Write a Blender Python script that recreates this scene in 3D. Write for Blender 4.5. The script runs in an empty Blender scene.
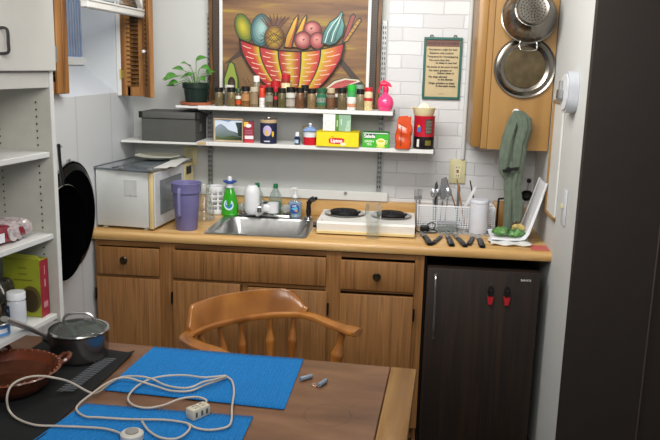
import bpy, bmesh, math, random
from mathutils import Vector, Matrix
random.seed(7)
S = bpy.context.scene
COL = S.collection
PI = math.pi

# ------------------------------------------------------------------ camera
F = 758.9
CP = Vector((1.4865, -4.0617, 1.7265)); YAW, PIT, ROL = .0964, .2024, .0263
fw = Vector((-math.sin(YAW)*math.cos(PIT), math.cos(YAW)*math.cos(PIT), -math.sin(PIT)))
rr = fw.cross(Vector((0, 0, 1))).normalized(); uu = rr.cross(fw)
R2 = math.cos(ROL)*rr + math.sin(ROL)*uu; U2 = -math.sin(ROL)*rr + math.cos(ROL)*uu
cd = bpy.data.cameras.new('camera'); cam = bpy.data.objects.new('camera', cd); COL.objects.link(cam)
cd.sensor_fit = 'HORIZONTAL'; cd.sensor_width = 36; cd.lens = F/660*36; cd.clip_start = .05
M = Matrix((R2, U2, -fw)).transposed().to_4x4(); M.translation = CP
cam.matrix_world = M; S.camera = cam

def at(px, py, ax, v):                       # where the sight line of a photo point meets a real plane
    d = fw + (px-330)/F*R2 - (py-220)/F*U2
    i = 'xyz'.index(ax); t = (v-CP[i])/d[i]
    return CP + t*d

def lin(c):
    if isinstance(c, str):
        c = c.lstrip('#'); c = [int(c[i:i+2], 16)/255 for i in (0, 2, 4)]
    return tuple((x/12.92 if x <= .04045 else ((x+.055)/1.055)**2.4) for x in c[:3]) + (1,)

# ------------------------------------------------------------------ materials
def _new(name):
    m = bpy.data.materials.new(name); m.use_nodes = True
    nt = m.node_tree; return m, nt, nt.nodes['Principled BSDF']
def mat(name, c, rough=.5, metal=0, var=.06, vs=20, bump=0, bs=80, trans=0, ior=1.45, coat=0, emit=0, alpha=1, spec=None):
    m, nt, b = _new(name); c = lin(c)
    b.inputs['Roughness'].default_value = rough; b.inputs['Metallic'].default_value = metal
    b.inputs['Transmission Weight'].default_value = trans; b.inputs['IOR'].default_value = ior
    b.inputs['Coat Weight'].default_value = coat; b.inputs['Alpha'].default_value = alpha
    if spec is not None: b.inputs['Specular IOR Level'].default_value = spec
    tc = nt.nodes.new('ShaderNodeTexCoord')
    n = nt.nodes.new('ShaderNodeTexNoise'); n.inputs['Scale'].default_value = vs; n.inputs['Detail'].default_value = 4
    nt.links.new(tc.outputs['Object'], n.inputs['Vector'])
    r = nt.nodes.new('ShaderNodeValToRGB')
    r.color_ramp.elements[0].position = .3; r.color_ramp.elements[1].position = .7
    r.color_ramp.elements[0].color = tuple(x*(1-var) for x in c[:3])+(1,)
    r.color_ramp.elements[1].color = tuple(min(1, x*(1+var)) for x in c[:3])+(1,)
    nt.links.new(n.outputs['Fac'], r.inputs['Fac']); nt.links.new(r.outputs['Color'], b.inputs['Base Color'])
    if emit:
        nt.links.new(r.outputs['Color'], b.inputs['Emission Color']); b.inputs['Emission Strength'].default_value = emit
    if bump:
        n2 = nt.nodes.new('ShaderNodeTexNoise'); n2.inputs['Scale'].default_value = bs; n2.inputs['Detail'].default_value = 3
        nt.links.new(tc.outputs['Object'], n2.inputs['Vector'])
        bp = nt.nodes.new('ShaderNodeBump'); bp.inputs['Strength'].default_value = bump; bp.inputs['Distance'].default_value = .004
        nt.links.new(n2.outputs['Fac'], bp.inputs['Height']); nt.links.new(bp.outputs['Normal'], b.inputs['Normal'])
    return m
def wood(name, stops, scale=(30, 30, 1.6), rough=.45, coat=0, wave=.0, dist=3, bump=.08):
    """grain runs along the axis with the small scale"""
    m, nt, b = _new(name)
    b.inputs['Roughness'].default_value = rough; b.inputs['Coat Weight'].default_value = coat
    b.inputs['Coat Roughness'].default_value = .15
    tc = nt.nodes.new('ShaderNodeTexCoord'); mp = nt.nodes.new('ShaderNodeMapping'); mp.inputs['Scale'].default_value = scale
    oi = nt.nodes.new('ShaderNodeObjectInfo'); ad = nt.nodes.new('ShaderNodeVectorMath'); ad.operation = 'ADD'
    ml = nt.nodes.new('ShaderNodeVectorMath'); ml.operation = 'SCALE'; ml.inputs['Scale'].default_value = 3.7
    cx = nt.nodes.new('ShaderNodeCombineXYZ')
    for k in 'XYZ': nt.links.new(oi.outputs['Random'], cx.inputs[k])
    nt.links.new(cx.outputs[0], ml.inputs[0]); nt.links.new(tc.outputs['Object'], ad.inputs[0]); nt.links.new(ml.outputs[0], ad.inputs[1])
    nt.links.new(ad.outputs[0], mp.inputs['Vector'])
    n = nt.nodes.new('ShaderNodeTexNoise'); n.inputs['Scale'].default_value = 1; n.inputs['Detail'].default_value = 6; n.inputs['Distortion'].default_value = dist*.15
    nt.links.new(mp.outputs[0], n.inputs['Vector'])
    src = n.outputs['Fac']
    if wave:
        w = nt.nodes.new('ShaderNodeTexWave'); w.wave_type = 'RINGS'; w.inputs['Scale'].default_value = .35
        w.inputs['Distortion'].default_value = dist; w.inputs['Detail'].default_value = 3; w.inputs['Detail Scale'].default_value = 1.2
        nt.links.new(mp.outputs[0], w.inputs['Vector'])
        mx = nt.nodes.new('ShaderNodeMix'); mx.inputs['Factor'].default_value = wave
        nt.links.new(n.outputs['Fac'], mx.inputs[2]); nt.links.new(w.outputs['Fac'], mx.inputs[3]); src = mx.outputs[0]
    r = nt.nodes.new('ShaderNodeValToRGB'); el = r.color_ramp.elements
    el[0].position = stops[0][0]; el[0].color = lin(stops[0][1]); el[1].position = stops[-1][0]; el[1].color = lin(stops[-1][1])
    for p, c in stops[1:-1]:
        e = el.new(p); e.color = lin(c)
    nt.links.new(src, r.inputs['Fac']); nt.links.new(r.outputs['Color'], b.inputs['Base Color'])
    if bump:
        bp = nt.nodes.new('ShaderNodeBump'); bp.inputs['Strength'].default_value = bump; bp.inputs['Distance'].default_value = .002
        nt.links.new(src, bp.inputs['Height']); nt.links.new(bp.outputs['Normal'], b.inputs['Normal'])
    return m, nt, b, r
def clear(name, tint, body=.04, edge=.55):
    m = bpy.data.materials.new(name); m.use_nodes = True; nt = m.node_tree; nt.nodes.clear()
    out = nt.nodes.new('ShaderNodeOutputMaterial'); tr = nt.nodes.new('ShaderNodeBsdfTransparent'); tr.inputs[0].default_value = lin(tint)
    gl = nt.nodes.new('ShaderNodeBsdfGlossy'); gl.inputs['Roughness'].default_value = .06; gl.inputs[0].default_value = (.9, .93, .92, 1)
    df = nt.nodes.new('ShaderNodeBsdfDiffuse'); df.inputs[0].default_value = lin('#e4eae8')
    lw = nt.nodes.new('ShaderNodeLayerWeight'); lw.inputs['Blend'].default_value = .3
    mm = nt.nodes.new('ShaderNodeMath'); mm.operation = 'MULTIPLY_ADD'; mm.inputs[1].default_value = edge; mm.inputs[2].default_value = .03; mm.use_clamp = True
    nt.links.new(lw.outputs['Facing'], mm.inputs[0])
    a = nt.nodes.new('ShaderNodeMixShader'); b_ = nt.nodes.new('ShaderNodeMixShader'); b_.inputs[0].default_value = body
    nt.links.new(mm.outputs[0], a.inputs[0]); nt.links.new(tr.outputs[0], a.inputs[1]); nt.links.new(gl.outputs[0], a.inputs[2])
    nt.links.new(a.outputs[0], b_.inputs[1]); nt.links.new(df.outputs[0], b_.inputs[2]); nt.links.new(b_.outputs[0], out.inputs[0]); return m
def vcol(name='paint', rough=.5):
    m, nt, b = _new(name); b.inputs['Roughness'].default_value = rough
    a = nt.nodes.new('ShaderNodeVertexColor'); a.layer_name = 'Col'
    nt.links.new(a.outputs['Color'], b.inputs['Base Color']); return m

W = dict(
  oak=wood('oak_cabinet', [(.25, '#644220'), (.45, '#865c31'), (.6, '#936639'), (.8, '#a37745')], (70, 70, 2.2), .5, 0, 0, 8)[0],
  oak_h=wood('oak_cabinet_rail', [(.32, '#5c3d1f'), (.5, '#80592f'), (.7, '#966c3e')], (1.5, 26, 26), .5)[0],
  oak_light=wood('honey_plywood', [(.3, '#85602f'), (.5, '#977039'), (.7, '#a27b44')], (16, 16, 1.2), .42, .15, .15, 2)[0],
  counter=wood('laminate_counter', [(.3, '#b48a50'), (.5, '#c9a065'), (.7, '#d9b67f')], (2.2, 30, 30), .32, .1, 0, 2, .02)[0],
  chair=wood('honey_maple', [(.25, '#754415'), (.5, '#9a6128'), (.75, '#b67c36')], (6, 6, 2.5), .26, .5, 0, 2, .02)[0],
  table=wood('worn_table_top', [(.25, '#5a3c26'), (.5, '#704d34'), (.75, '#866246')], (3, 11, 11), .4, .1, 0, 3, .04),
  table_end=wood('worn_table_end', [(.3, '#6f4d26'), (.5, '#8c6535'), (.72, '#a57e4a')], (20, 2, 20), .4, .1, 0, 3, .04)[0],
  walnut=wood('walnut_vinyl', [(.3, '#130b06'), (.5, '#20130a'), (.7, '#2d1b0e')], (60, 60, 2), .6, 0, 0, 6)[0],
  shutter=wood('pine_shutter', [(.3, '#68401a'), (.5, '#8f602f'), (.72, '#aa7a44')], (30, 30, 2), .45)[0],
  frame_wood=wood('dark_frame_wood', [(.3, '#2e1c0b'), (.5, '#5b3c18'), (.7, '#7b5525')], (40, 40, 6), .5)[0],
  darkpanel=mat('dark_brown_panel', '#28211c', .65, var=.08),
  wall=mat('painted_wall', '#c6c8c6', .75, var=.02, vs=3, bump=.1, bs=60),
  white=mat('white_paint', '#d8d9d6', .5, var=.02, vs=6),
  shelfwhite=mat('white_melamine', '#dadbd9', .4, var=.02),
  cupwhite=mat('white_cupboard_paint', '#cfcfca', .5, var=.03, vs=8),
  floor=mat('dark_floor', '#3b3129', .6, var=.2),
  ceiling=mat('ceiling_paint', '#cfcfcb', .8, var=.02),
  steel=mat('brushed_steel', '#b9b9b8', .3, 1, var=.08, vs=30),
  chrome=mat('chrome', '#c5c5c5', .14, 1, var=.03), oldsteel=mat('worn_steel', '#8d8880', .24, 1, var=.12, vs=12),
  zinc=mat('zinc_plate', '#9a9c9c', .45, .7, var=.08),
  black=mat('black_plastic', '#141414', .35, var=.1),
  blackmatte=mat('black_recess', '#070605', .9, var=.1),
  glass=clear('clear_glass', '#fdfefe', .03, .6), acrylic=clear('clear_acrylic', '#d2d8d8', .3, .9),
  plasticclear=clear('clear_plastic', '#eef4f2', .12, .5),
  purple=mat('purple_plastic', '#6f6c9a', .4, var=.05),
  blue=None, whiteplastic=mat('white_plastic', '#e4e6ea', .35, var=.02),
  greyplastic=mat('grey_plastic', '#a8abb0', .4, var=.03),
  cream=mat('cream_plastic', '#d9c48f', .45, var=.04),
  ivory=mat('ivory_plastic', '#cfc89c', .4, var=.03),
  terracotta=mat('glazed_terracotta', '#643321', .25, var=.3, vs=14, coat=.4, bump=.3, bs=60),
  darkclay=mat('dark_clay', '#2b1812', .5, var=.3),
  vc=vcol(), vcg=vcol('paint_gloss', .25))

# ------------------------------------------------------------------ mesh building
class B:
    def __init__(s): s.bm = bmesh.new(); s.M = Matrix(); s.m = 0
    def _fin(s, vs):
        fs = set()
        for v in vs:
            v.co = s.M @ v.co
            for f in v.link_faces: fs.add(f)
        for f in fs: f.material_index = s.m
        return s
    def box(s, x0, x1, y0, y1, z0, z1, bev=.002, seg=1):
        r = bmesh.ops.create_cube(s.bm, size=1)['verts']
        for v in r: v.co = Vector((x0+(v.co.x+.5)*(x1-x0), y0+(v.co.y+.5)*(y1-y0), z0+(v.co.z+.5)*(z1-z0)))
        if bev > 0:
            bev = min(bev, .45*min(abs(x1-x0), abs(y1-y0), abs(z1-z0)))
            es = list({e for v in r for e in v.link_edges})
            o = bmesh.ops.bevel(s.bm, geom=es, offset=bev, segments=seg, profile=.5, affect='EDGES')
            r = list({v for f in o['faces'] for v in f.verts} | {v for v in r if v.is_valid})
        return s._fin(r)
    def lathe(s, prof, c=(0, 0, 0), axis='z', seg=32, a0=0, a1=2*PI, sx=1, sy=1):
        rings = []; full = abs(a1-a0-2*PI) < 1e-6; n = seg if full else seg+1; allv = []
        def P(r, h, a):
            x, y = r*math.cos(a)*sx, r*math.sin(a)*sy
            p = {'z': (x, y, h), 'y': (x, h, y), 'x': (h, x, y), '-y': (x, -h, -y)}[axis]
            return Vector(c)+Vector(p)
        for r, h in prof:
            if r <= 1e-6: rg = [s.bm.verts.new(P(0, h, 0))]*n; allv.append(rg[0])
            else: rg = [s.bm.verts.new(P(r, h, a0+(a1-a0)*i/seg)) for i in range(n)]; allv += rg
            rings.append(rg)
        for A, C in zip(rings, rings[1:]):
            for i in range(seg):
                j = (i+1) % n
                q = []
                for v in (A[i], A[j], C[j], C[i]):
                    if v not in q: q.append(v)
                if len(q) > 2:
                    try: s.bm.faces.new(q)
                    except ValueError: pass
        return s._fin(allv)
    def cyl(s, p0, p1, r0, r1=None, seg=16, cap=True):
        r1 = r0 if r1 is None else r1; p0, p1 = Vector(p0), Vector(p1); d = (p1-p0).normalized()
        a = d.orthogonal().normalized(); b = d.cross(a); vs = []
        A = [s.bm.verts.new(p0+r0*(math.cos(2*PI*i/seg)*a+math.sin(2*PI*i/seg)*b)) for i in range(seg)]
        C = [s.bm.verts.new(p1+r1*(math.cos(2*PI*i/seg)*a+math.sin(2*PI*i/seg)*b)) for i in range(seg)]
        for i in range(seg): s.bm.faces.new((A[i], A[(i+1) % seg], C[(i+1) % seg], C[i]))
        if cap: s.bm.faces.new(A[::-1]); s.bm.faces.new(C)
        return s._fin(A+C)
    def tube(s, pts, r, closed=False, seg=8, sub=6, rad=None, flat=1, up=None):
        P = [Vector(p) for p in pts]; n = len(P); Q = []; Rr = []
        rad = rad or [r]*n
        if sub > 1 and n > 2:
            m = n if closed else n-1
            for i in range(m):
                g = lambda k: P[k % n] if closed else P[max(0, min(n-1, k))]
                h = lambda k: rad[k % n] if closed else rad[max(0, min(n-1, k))]
                a, b, c, d = g(i-1), g(i), g(i+1), g(i+2)
                for t in range(sub):
                    t /= sub
                    Q.append(.5*((2*b)+(c-a)*t+(2*a-5*b+4*c-d)*t*t+(3*b-a-3*c+d)*t**3)); Rr.append(h(i)*(1-t)+h(i+1)*t)
            if not closed: Q.append(P[-1]); Rr.append(rad[-1])
        else: Q = P; Rr = rad
        n = len(Q); rings = []; prev = Vector(up) if up else None
        for i, q in enumerate(Q):
            t = ((Q[(i+1) % n]-Q[i-1]) if closed else (Q[min(n-1, i+1)]-Q[max(0, i-1)]))
            t = t.normalized() if t.length > 1e-9 else Vector((0, 0, 1))
            if prev is None: prev = t.orthogonal()
            a = (prev - t*prev.dot(t)); a = a.normalized() if a.length > 1e-6 else t.orthogonal().normalized()
            if not up: prev = a
            b = t.cross(a)
            rings.append([s.bm.verts.new(q+Rr[i]*(math.cos(2*PI*k/seg)*a*flat+math.sin(2*PI*k/seg)*b)) for k in range(seg)])
        for i in range(n if closed else n-1):
            A, C = rings[i], rings[(i+1) % n]
            for k in range(seg): s.bm.faces.new((A[k], A[(k+1) % seg], C[(k+1) % seg], C[k]))
        if not closed: s.bm.faces.new(rings[0][::-1]); s.bm.faces.new(rings[-1])
        return s._fin([v for rg in rings for v in rg])
    def prism(s, poly, d, plane='xy', base=0):
        """extrude a 2-D outline by d along the third axis"""
        mk = {'xy': lambda a, b, h: (a, b, h), 'xz': lambda a, b, h: (a, h, b), 'yz': lambda a, b, h: (h, a, b)}[plane]
        A = [s.bm.verts.new(mk(a, b, base)) for a, b in poly]; C = [s.bm.verts.new(mk(a, b, base+d)) for a, b in poly]
        n = len(poly)
        for i in range(n): s.bm.faces.new((A[i], A[(i+1) % n], C[(i+1) % n], C[i]))
        s.bm.faces.new(A[::-1]); s.bm.faces.new(C)
        return s._fin(A+C)
    def sphere(s, c, r, sc=(1, 1, 1), seg=20, rings=12):
        v = bmesh.ops.create_uvsphere(s.bm, u_segments=seg, v_segments=rings, radius=r)['verts']
        for q in v: q.co = Vector((q.co.x*sc[0], q.co.y*sc[1], q.co.z*sc[2]))+Vector(c)
        return s._fin(v)
    def grid(s, fn, nu, nv, closeu=False):
        G = [[s.bm.verts.new(fn(i/nu, j/nv)) for j in range(nv+1)] for i in range(nu if closeu else nu+1)]
        n = len(G)
        for i in range(nu):
            for j in range(nv): s.bm.faces.new((G[i][j], G[(i+1) % n][j], G[(i+1) % n][j+1], G[i][j+1]))
        return s._fin([v for r in G for v in r])
    def mesh(s, name, mats, ang=35):
        bmesh.ops.recalc_face_normals(s.bm, faces=s.bm.faces)
        me = bpy.data.meshes.new(name); s.bm.to_mesh(me); s.bm.free()
        for m in (mats if isinstance(mats, (list, tuple)) else [mats]): me.materials.append(m)
        for p in me.polygons: p.use_smooth = True
        me.set_sharp_from_angle(angle=math.radians(ang))
        return me
    def done(s, name, mats, parent=None, loc=(0, 0, 0), rot=(0, 0, 0), ang=35, solid=0):
        o = bpy.data.objects.new(name, s.mesh(name, mats, ang)); COL.objects.link(o)
        o.location = loc; o.rotation_euler = rot
        if parent: o.parent = parent
        if solid:
            md = o.modifiers.new('solid', 'SOLIDIFY'); md.thickness = solid; md.offset = 0
        return o
def tag(o, label, cat, group=None):
    o['label'] = label; o['category'] = cat
    if group: o['group'] = group
    return o
def thing(name, label, cat, loc=(0, 0, 0), rz=0, group=None, rot=None):
    o = bpy.data.objects.new(name, None); COL.objects.link(o); o.empty_display_size = .05
    o.location = loc; o.rotation_euler = rot or (0, 0, rz); return tag(o, label, cat, group)
def struct(o): o['kind'] = 'structure'; return o

# ---------- flat printed / painted layers
def text_geo(t, size, bold=0):
    cu = bpy.data.curves.new('t', 'FONT'); cu.body = t; cu.size = size; cu.align_x = 'CENTER'; cu.align_y = 'CENTER'
    cu.offset = bold*size; cu.resolution_u = 3
    ob = bpy.data.objects.new('t', cu); me = bpy.data.meshes.new_from_object(ob)
    g = [v.co.to_2d() for v in me.vertices], [list(p.vertices) for p in me.polygons]
    bpy.data.objects.remove(ob); bpy.data.curves.remove(cu); bpy.data.meshes.remove(me); return g
class Paint:
    def __init__(s, eps=.0002): s.v = []; s.f = []; s.c = []; s.n = 0; s.eps = eps
    def poly(s, pts, c, keep=False):
        if not keep: s.n += 1
        cs = [lin(q) for q in c] if isinstance(c, (list, tuple)) and isinstance(c[0], (str, tuple, list)) else [lin(c)]*len(pts)
        b = len(s.v); s.v += [(p[0], p[1], s.n*s.eps) for p in pts]; s.f.append(list(range(b, b+len(pts)))); s.c.append(cs); return s
    def rect(s, x0, y0, x1, y1, c): return s.poly([(x0, y0), (x1, y0), (x1, y1), (x0, y1)], c)
    def ell(s, cx, cy, rx, ry, c, rot=0, n=28, keep=False):
        return s.poly([(cx+rx*math.cos(a)*math.cos(rot)-ry*math.sin(a)*math.sin(rot), cy+rx*math.cos(a)*math.sin(rot)+ry*math.sin(a)*math.cos(rot)) for a in [2*PI*i/n for i in range(n)]], c, keep)
    def shade(s, cx, cy, rx, ry, c0, c1, rot=0, off=(0, 0), k=5):
        for i in range(k):
            t = i/(k-1); a, b_ = lin(c0), lin(c1)
            g = [x*(1-t)+y*t for x, y in zip(a, b_)][:3]
            g = tuple((x*12.92 if x <= .0031308 else 1.055*x**(1/2.4)-.055) for x in g)
            s.ell(cx+off[0]*t, cy+off[1]*t, rx*(1-.75*t), ry*(1-.75*t), (g,)*28, rot)
        return s
    def line(s, pts, w, c):
        s.n += 1
        for a, b in zip(pts, pts[1:]):
            a, b = Vector(a), Vector(b); d = (b-a); n = Vector((-d.y, d.x)).normalized()*w/2
            s.poly([a-n, b-n, b+n, a+n], c, True)
        return s
    def text(s, t, x, y, size, c, bold=0, sx=1, rot=0):
        s.n += 1; vs, fs = text_geo(t, size, bold); b = len(s.v); ca, sa = math.cos(rot), math.sin(rot)
        s.v += [(x+v[0]*sx*ca-v[1]*sa, y+v[0]*sx*sa+v[1]*ca, s.n*s.eps) for v in vs]
        for f in fs: s.f.append([i+b for i in f]); s.c.append([lin(c)]*len(f))
        return s
    def build(s, name, parent=None, o=(0, 0, 0), u=(1, 0, 0), v=(0, 0, 1), m=None, wrap=None):
        """o: world/local origin of (0,0); u, v: directions; faces look along u x v"""
        o, u, v = Vector(o), Vector(u), Vector(v); n = u.cross(v)
        P = [Vector(q) for q in s.v] if wrap else [o+u*x+v*y+n*z for x, y, z in s.v]
        me = bpy.data.meshes.new(name); me.from_pydata(P, [], s.f); me.materials.append(m or W['vc'])
        at_ = me.color_attributes.new('Col', 'FLOAT_COLOR', 'CORNER'); k = 0
        for cs in s.c:
            for c in cs: at_.data[k].color = c; k += 1
        if wrap:
            bm = bmesh.new(); bm.from_mesh(me); k = -.06
            while k < .06:
                bmesh.ops.bisect_plane(bm, geom=bm.verts[:]+bm.edges[:]+bm.faces[:], plane_co=(k, 0, 0), plane_no=(1, 0, 0)); k += .004
            for q in bm.verts: x, y, z = q.co; q.co = Vector((math.sin(x/wrap)*(wrap+z), -math.cos(x/wrap)*(wrap+z), y))+o
            bm.to_mesh(me); bm.free()
        ob = bpy.data.objects.new(name, me); COL.objects.link(ob)
        if parent: ob.parent = parent
        return ob

_mc = {}
def cm(c, rough=.5, **k):
    key = (c, rough, tuple(sorted(k.items())))
    if key not in _mc: _mc[key] = mat('col_'+c.lstrip('#'), c, rough, **k)
    return _mc[key]
exec_parts = []
# ================================================================== SETTING
def brick_mat():
    m, nt, b = _new('painted_brick'); b.inputs['Roughness'].default_value = .6
    tc = nt.nodes.new('ShaderNodeTexCoord'); sp = nt.nodes.new('ShaderNodeSeparateXYZ'); cb = nt.nodes.new('ShaderNodeCombineXYZ')
    nt.links.new(tc.outputs['Object'], sp.inputs[0]); nt.links.new(sp.outputs['X'], cb.inputs['X']); nt.links.new(sp.outputs['Z'], cb.inputs['Y'])
    nz = nt.nodes.new('ShaderNodeTexNoise'); nz.inputs['Scale'].default_value = 9
    nt.links.new(tc.outputs['Object'], nz.inputs['Vector'])
    mx = nt.nodes.new('ShaderNodeMix'); mx.data_type = 'VECTOR'; mx.inputs['Factor'].default_value = .012
    nt.links.new(cb.outputs[0], mx.inputs[4]); nt.links.new(nz.outputs['Color'], mx.inputs[5])
    br = nt.nodes.new('ShaderNodeTexBrick'); br.inputs['Scale'].default_value = 1
    br.inputs['Brick Width'].default_value = .205; br.inputs['Row Height'].default_value = .068
    br.inputs['Mortar Size'].default_value = .0045; br.inputs['Mortar Smooth'].default_value = .8
    br.inputs['Color1'].default_value = lin('#d9dadb'); br.inputs['Color2'].default_value = lin('#cbccce'); br.inputs['Mortar'].default_value = lin('#c3c4c7')
    nt.links.new(mx.outputs[1], br.inputs['Vector']); nt.links.new(br.outputs['Color'], b.inputs['Base Color'])
    n2 = nt.nodes.new('ShaderNodeTexNoise'); n2.inputs['Scale'].default_value = 50; nt.links.new(tc.outputs['Object'], n2.inputs['Vector'])
    ma = nt.nodes.new('ShaderNodeMath'); ma.operation = 'MULTIPLY_ADD'; ma.inputs[1].default_value = -1
    ms = nt.nodes.new('ShaderNodeMath'); ms.operation = 'MULTIPLY'; ms.inputs[1].default_value = .45
    nt.links.new(n2.outputs['Fac'], ms.inputs[0]); nt.links.new(br.outputs['Fac'], ma.inputs[0]); nt.links.new(ms.outputs[0], ma.inputs[2])
    bp = nt.nodes.new('ShaderNodeBump'); bp.inputs['Strength'].default_value = .45; bp.inputs['Distance'].default_value = .005
    nt.links.new(ma.outputs[0], bp.inputs['Height']); nt.links.new(bp.outputs['Normal'], b.inputs['Normal']); return m
def panelling_mat():
    m, nt, b = _new('white_panelling'); b.inputs['Roughness'].default_value = .5
    tc = nt.nodes.new('ShaderNodeTexCoord'); sp = nt.nodes.new('ShaderNodeSeparateXYZ')
    nt.links.new(tc.outputs['Object'], sp.inputs[0])
    w = nt.nodes.new('ShaderNodeMath'); w.operation = 'PINGPONG'; w.inputs[1].default_value = .205
    a = nt.nodes.new('ShaderNodeMath'); a.operation = 'ADD'; a.inputs[1].default_value = .33
    nt.links.new(sp.outputs['Y'], a.inputs[0]); nt.links.new(a.outputs[0], w.inputs[0])
    r = nt.nodes.new('ShaderNodeValToRGB'); r.color_ramp.elements[0].position = .004; r.color_ramp.elements[0].color = lin('#babec0')
    r.color_ramp.elements[1].position = .009; r.color_ramp.elements[1].color = lin('#c9cdd0')
    nt.links.new(w.outputs[0], r.inputs['Fac']); nt.links.new(r.outputs['Color'], b.inputs['Base Color']); return m
W['brick'] = brick_mat(); W['panelling'] = panelling_mat()
XR = 2.17
b = B(); b.box(-.2, XR+.1, 0, .12, -.09, 2.6, 0); struct(b.done('wall_back', W['brick']))
b = B(); b.box(0, 1.375, -.004, 0, 1.0, 2.6, 0); struct(b.done('trim_1', W['wall']))          # smooth plaster panel left of the bricks
b = B()
for y0, y1, z0, z1 in ((-4.6, -.90, -.09, 2.6), (-.24, .12, -.09, 2.6), (-.90, -.24, -.09, 1.555), (-.90, -.24, 2.35, 2.6)): b.box(-.2, 0, y0, y1, z0, z1, 0)
struct(b.done('wall_left', W['panelling']))
b = B(); b.box(XR, XR+.1, -1.03, 0, -.09, 2.6, 0); struct(b.done('wall_right', W['wall']))
b = B(); b.box(-.2, 4.4, -5.5, .12, -.15, -.09, 0); struct(b.done('floor', W['floor']))
b = B(); b.box(-.2, 4.4, -4.6, .12, 2.6, 2.66, 0); struct(b.done('ceiling', W['ceiling']))
# dark sliding doors to the right of the partition
d = bpy.data.objects.new('door_1', None); COL.objects.link(d); d.location = (XR, -1.05, 0); struct(d)
b = B(); b.box(.0, .31, -.02, .02, -.09, 2.6, .001); b.box(.318, .44, -.012, .02, -.09, 2.6, .002); b.box(.445, 1.5, -.02, .02, -.09, 2.6, .001); b.done('door_panel', W['darkpanel'], d)
b = B(); b.cyl((.314, -.016, 0), (.314, -.016, 2.6), .005, seg=8); b.done('door_bead', cm('#4a403b', .4), d)
# window recess in the left wall
w1 = bpy.data.objects.new('window_1', None); COL.objects.link(w1); w1.location = (0, -.53, 1.555); struct(w1)
def win_rel(p): return Vector(p)-Vector((0, -.53, 1.555))
b = B()
o4 = [(0, -.9, 1.555), (0, -.24, 1.555), (0, -.24, 2.35), (0, -.9, 2.35)]
i4 = [(-.19, -.9, 1.695), (-.19, -.075, 1.695), (-.19, -.075, 2.35), (-.19, -.9, 2.35)]
O = [b.bm.verts.new(win_rel(p)) for p in o4]; I = [b.bm.verts.new(win_rel(p)) for p in i4]
for k in range(4): b.bm.faces.new((O[k], O[(k+1) % 4], I[(k+1) % 4], I[k]))
b.done('reveal', mat('recess_paint', '#ccd2da', .6, var=.02, vs=4, bump=.3, bs=12), w1)
b = B(); q = win_rel((-.19, 0, 0)).x
for y0, y1, z0, z1 in ((-.9, -.075, 1.69, 1.73), (-.20, -.075, 1.73, 2.35), (-.9, -.85, 1.73, 2.35), (-.52, -.48, 1.73, 2.35)):
    b.box(-.19, -.165, y0+.53, y1+.53, z0-1.555, z1-1.555, .003)
b.done('window_frame', W['white'], w1)
b = B(); b.box(-.187, -.182, -.30, .36, .15, .8, 0)
b.done('pane', mat('daylight_glass', '#6684b4', .15, var=.1, emit=.3), w1)
b = B()
for k in range(9): b.box(-.181, -.176, .07+k*.03, .088+k*.03, .18, .8, .002)
b.done('vertical_blind', cm('#98a2b2', .6), w1)
b = B(); b.box(0, .022, .295, .332, -.015, .8, .003); b.done('casing', W['white'], w1)
# raised sash, hinged at the top and swung into the room
b = B(); b.box(.13, .165, -.42, .305, .375, .405, .004); b.box(.122, .17, -.42, .31, .403, .412, .002)
for y in (-.42, .275): b.prism([(.13, .40), (.165, .40), (.05, .84), (.015, .84)], .03, 'xz', y)
b.done('sash', W['white'], w1)
b = B(); b.box(.10, .135, -.12, -.06, .412, .422, .002); b.cyl((.15, -.09, .41), (.15, -.09, .425), .008); b.done('latch', W['zinc'], w1)
b = B(); b.prism([(.15, .42), (.153, .42), (.036, .84), (.033, .84)], .66, 'xz', -.39); b.done('sash_pane', W['glass'], w1)

# ------------------------------------------------------------------ shutters
def louvre_leaf(x0, x1, z0, z1, along='x'):
    """one louvred leaf: frame mesh + slats mesh (local coordinates)"""
    f = B(); s = B(); sw = .032
    def bx(bb, a0, a1, zz0, zz1, t0=-.012, t1=.012, bev=.002):
        if along == 'x': bb.box(a0, a1, t0, t1, zz0, zz1, bev)
        else: bb.box(t0, t1, a0, a1, zz0, zz1, bev)
    bx(f, x0, x0+sw, z0, z1); bx(f, x1-sw, x1, z0, z1); bx(f, x0+sw, x1-sw, z0, z0+.05); bx(f, x0+sw, x1-sw, z1-.05, z1)
    z = z0+.06
    while z < z1-.06:
        vs = len(s.bm.verts); bx(s, x0+sw, x1-sw, z, z+.005, -.014, .014, 0)
        s.bm.verts.ensure_lookup_table()
        for v in s.bm.verts[vs:]: v.co.z += (v.co.y if along == 'x' else v.co.x)*.9
        z += .022
    return f, s
t = thing('window_shutter', 'honey pine louvred shutter folded out on the corner side of the window', 'shutter', (.022, -.222, 1.54))
f, s = louvre_leaf(.0, .125, 0, .8); f.box(.03, .05, -.012, .012, 0, .8, .002); f.done('shutter_frame', W['shutter'], t); s.done('slats', W['frame_wood'], t)
f, s = louvre_leaf(.0, .085, 0, .68)
for bb in (f, s):
    for v in bb.bm.verts: v.co = Matrix.Translation((.128, -.014, -.003)) @ Matrix.Rotation(math.radians(-48), 4, 'Z') @ v.co
f.done('shutter_frame', W['shutter'], t); s.done('slats', W['frame_wood'], t)
b = B(); b.cyl((.15, -.05, .225), (.142, -.062, .225), .004); b.sphere((.139, -.064, .225), .009); b.done('knob', W['whiteplastic'], t)
b = B(); b.box(.003, .02, -.0165, -.0125, .09, .13, .001); b.cyl((.0, -.016, .085), (.0, -.016, .135), .004, seg=8); b.done('hinge', cm('#b09a52', .35, metal=.8), t)
t = thing('window_shutter', 'honey pine shutter opened flat on the wall next to the cupboard unit', 'shutter', (.016, -.895, 1.575))
f, s = louvre_leaf(-.3, 0, 0, .8, 'y'); f.done('shutter_frame', W['shutter'], t); s.done('slats', W['frame_wood'], t)
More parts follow.
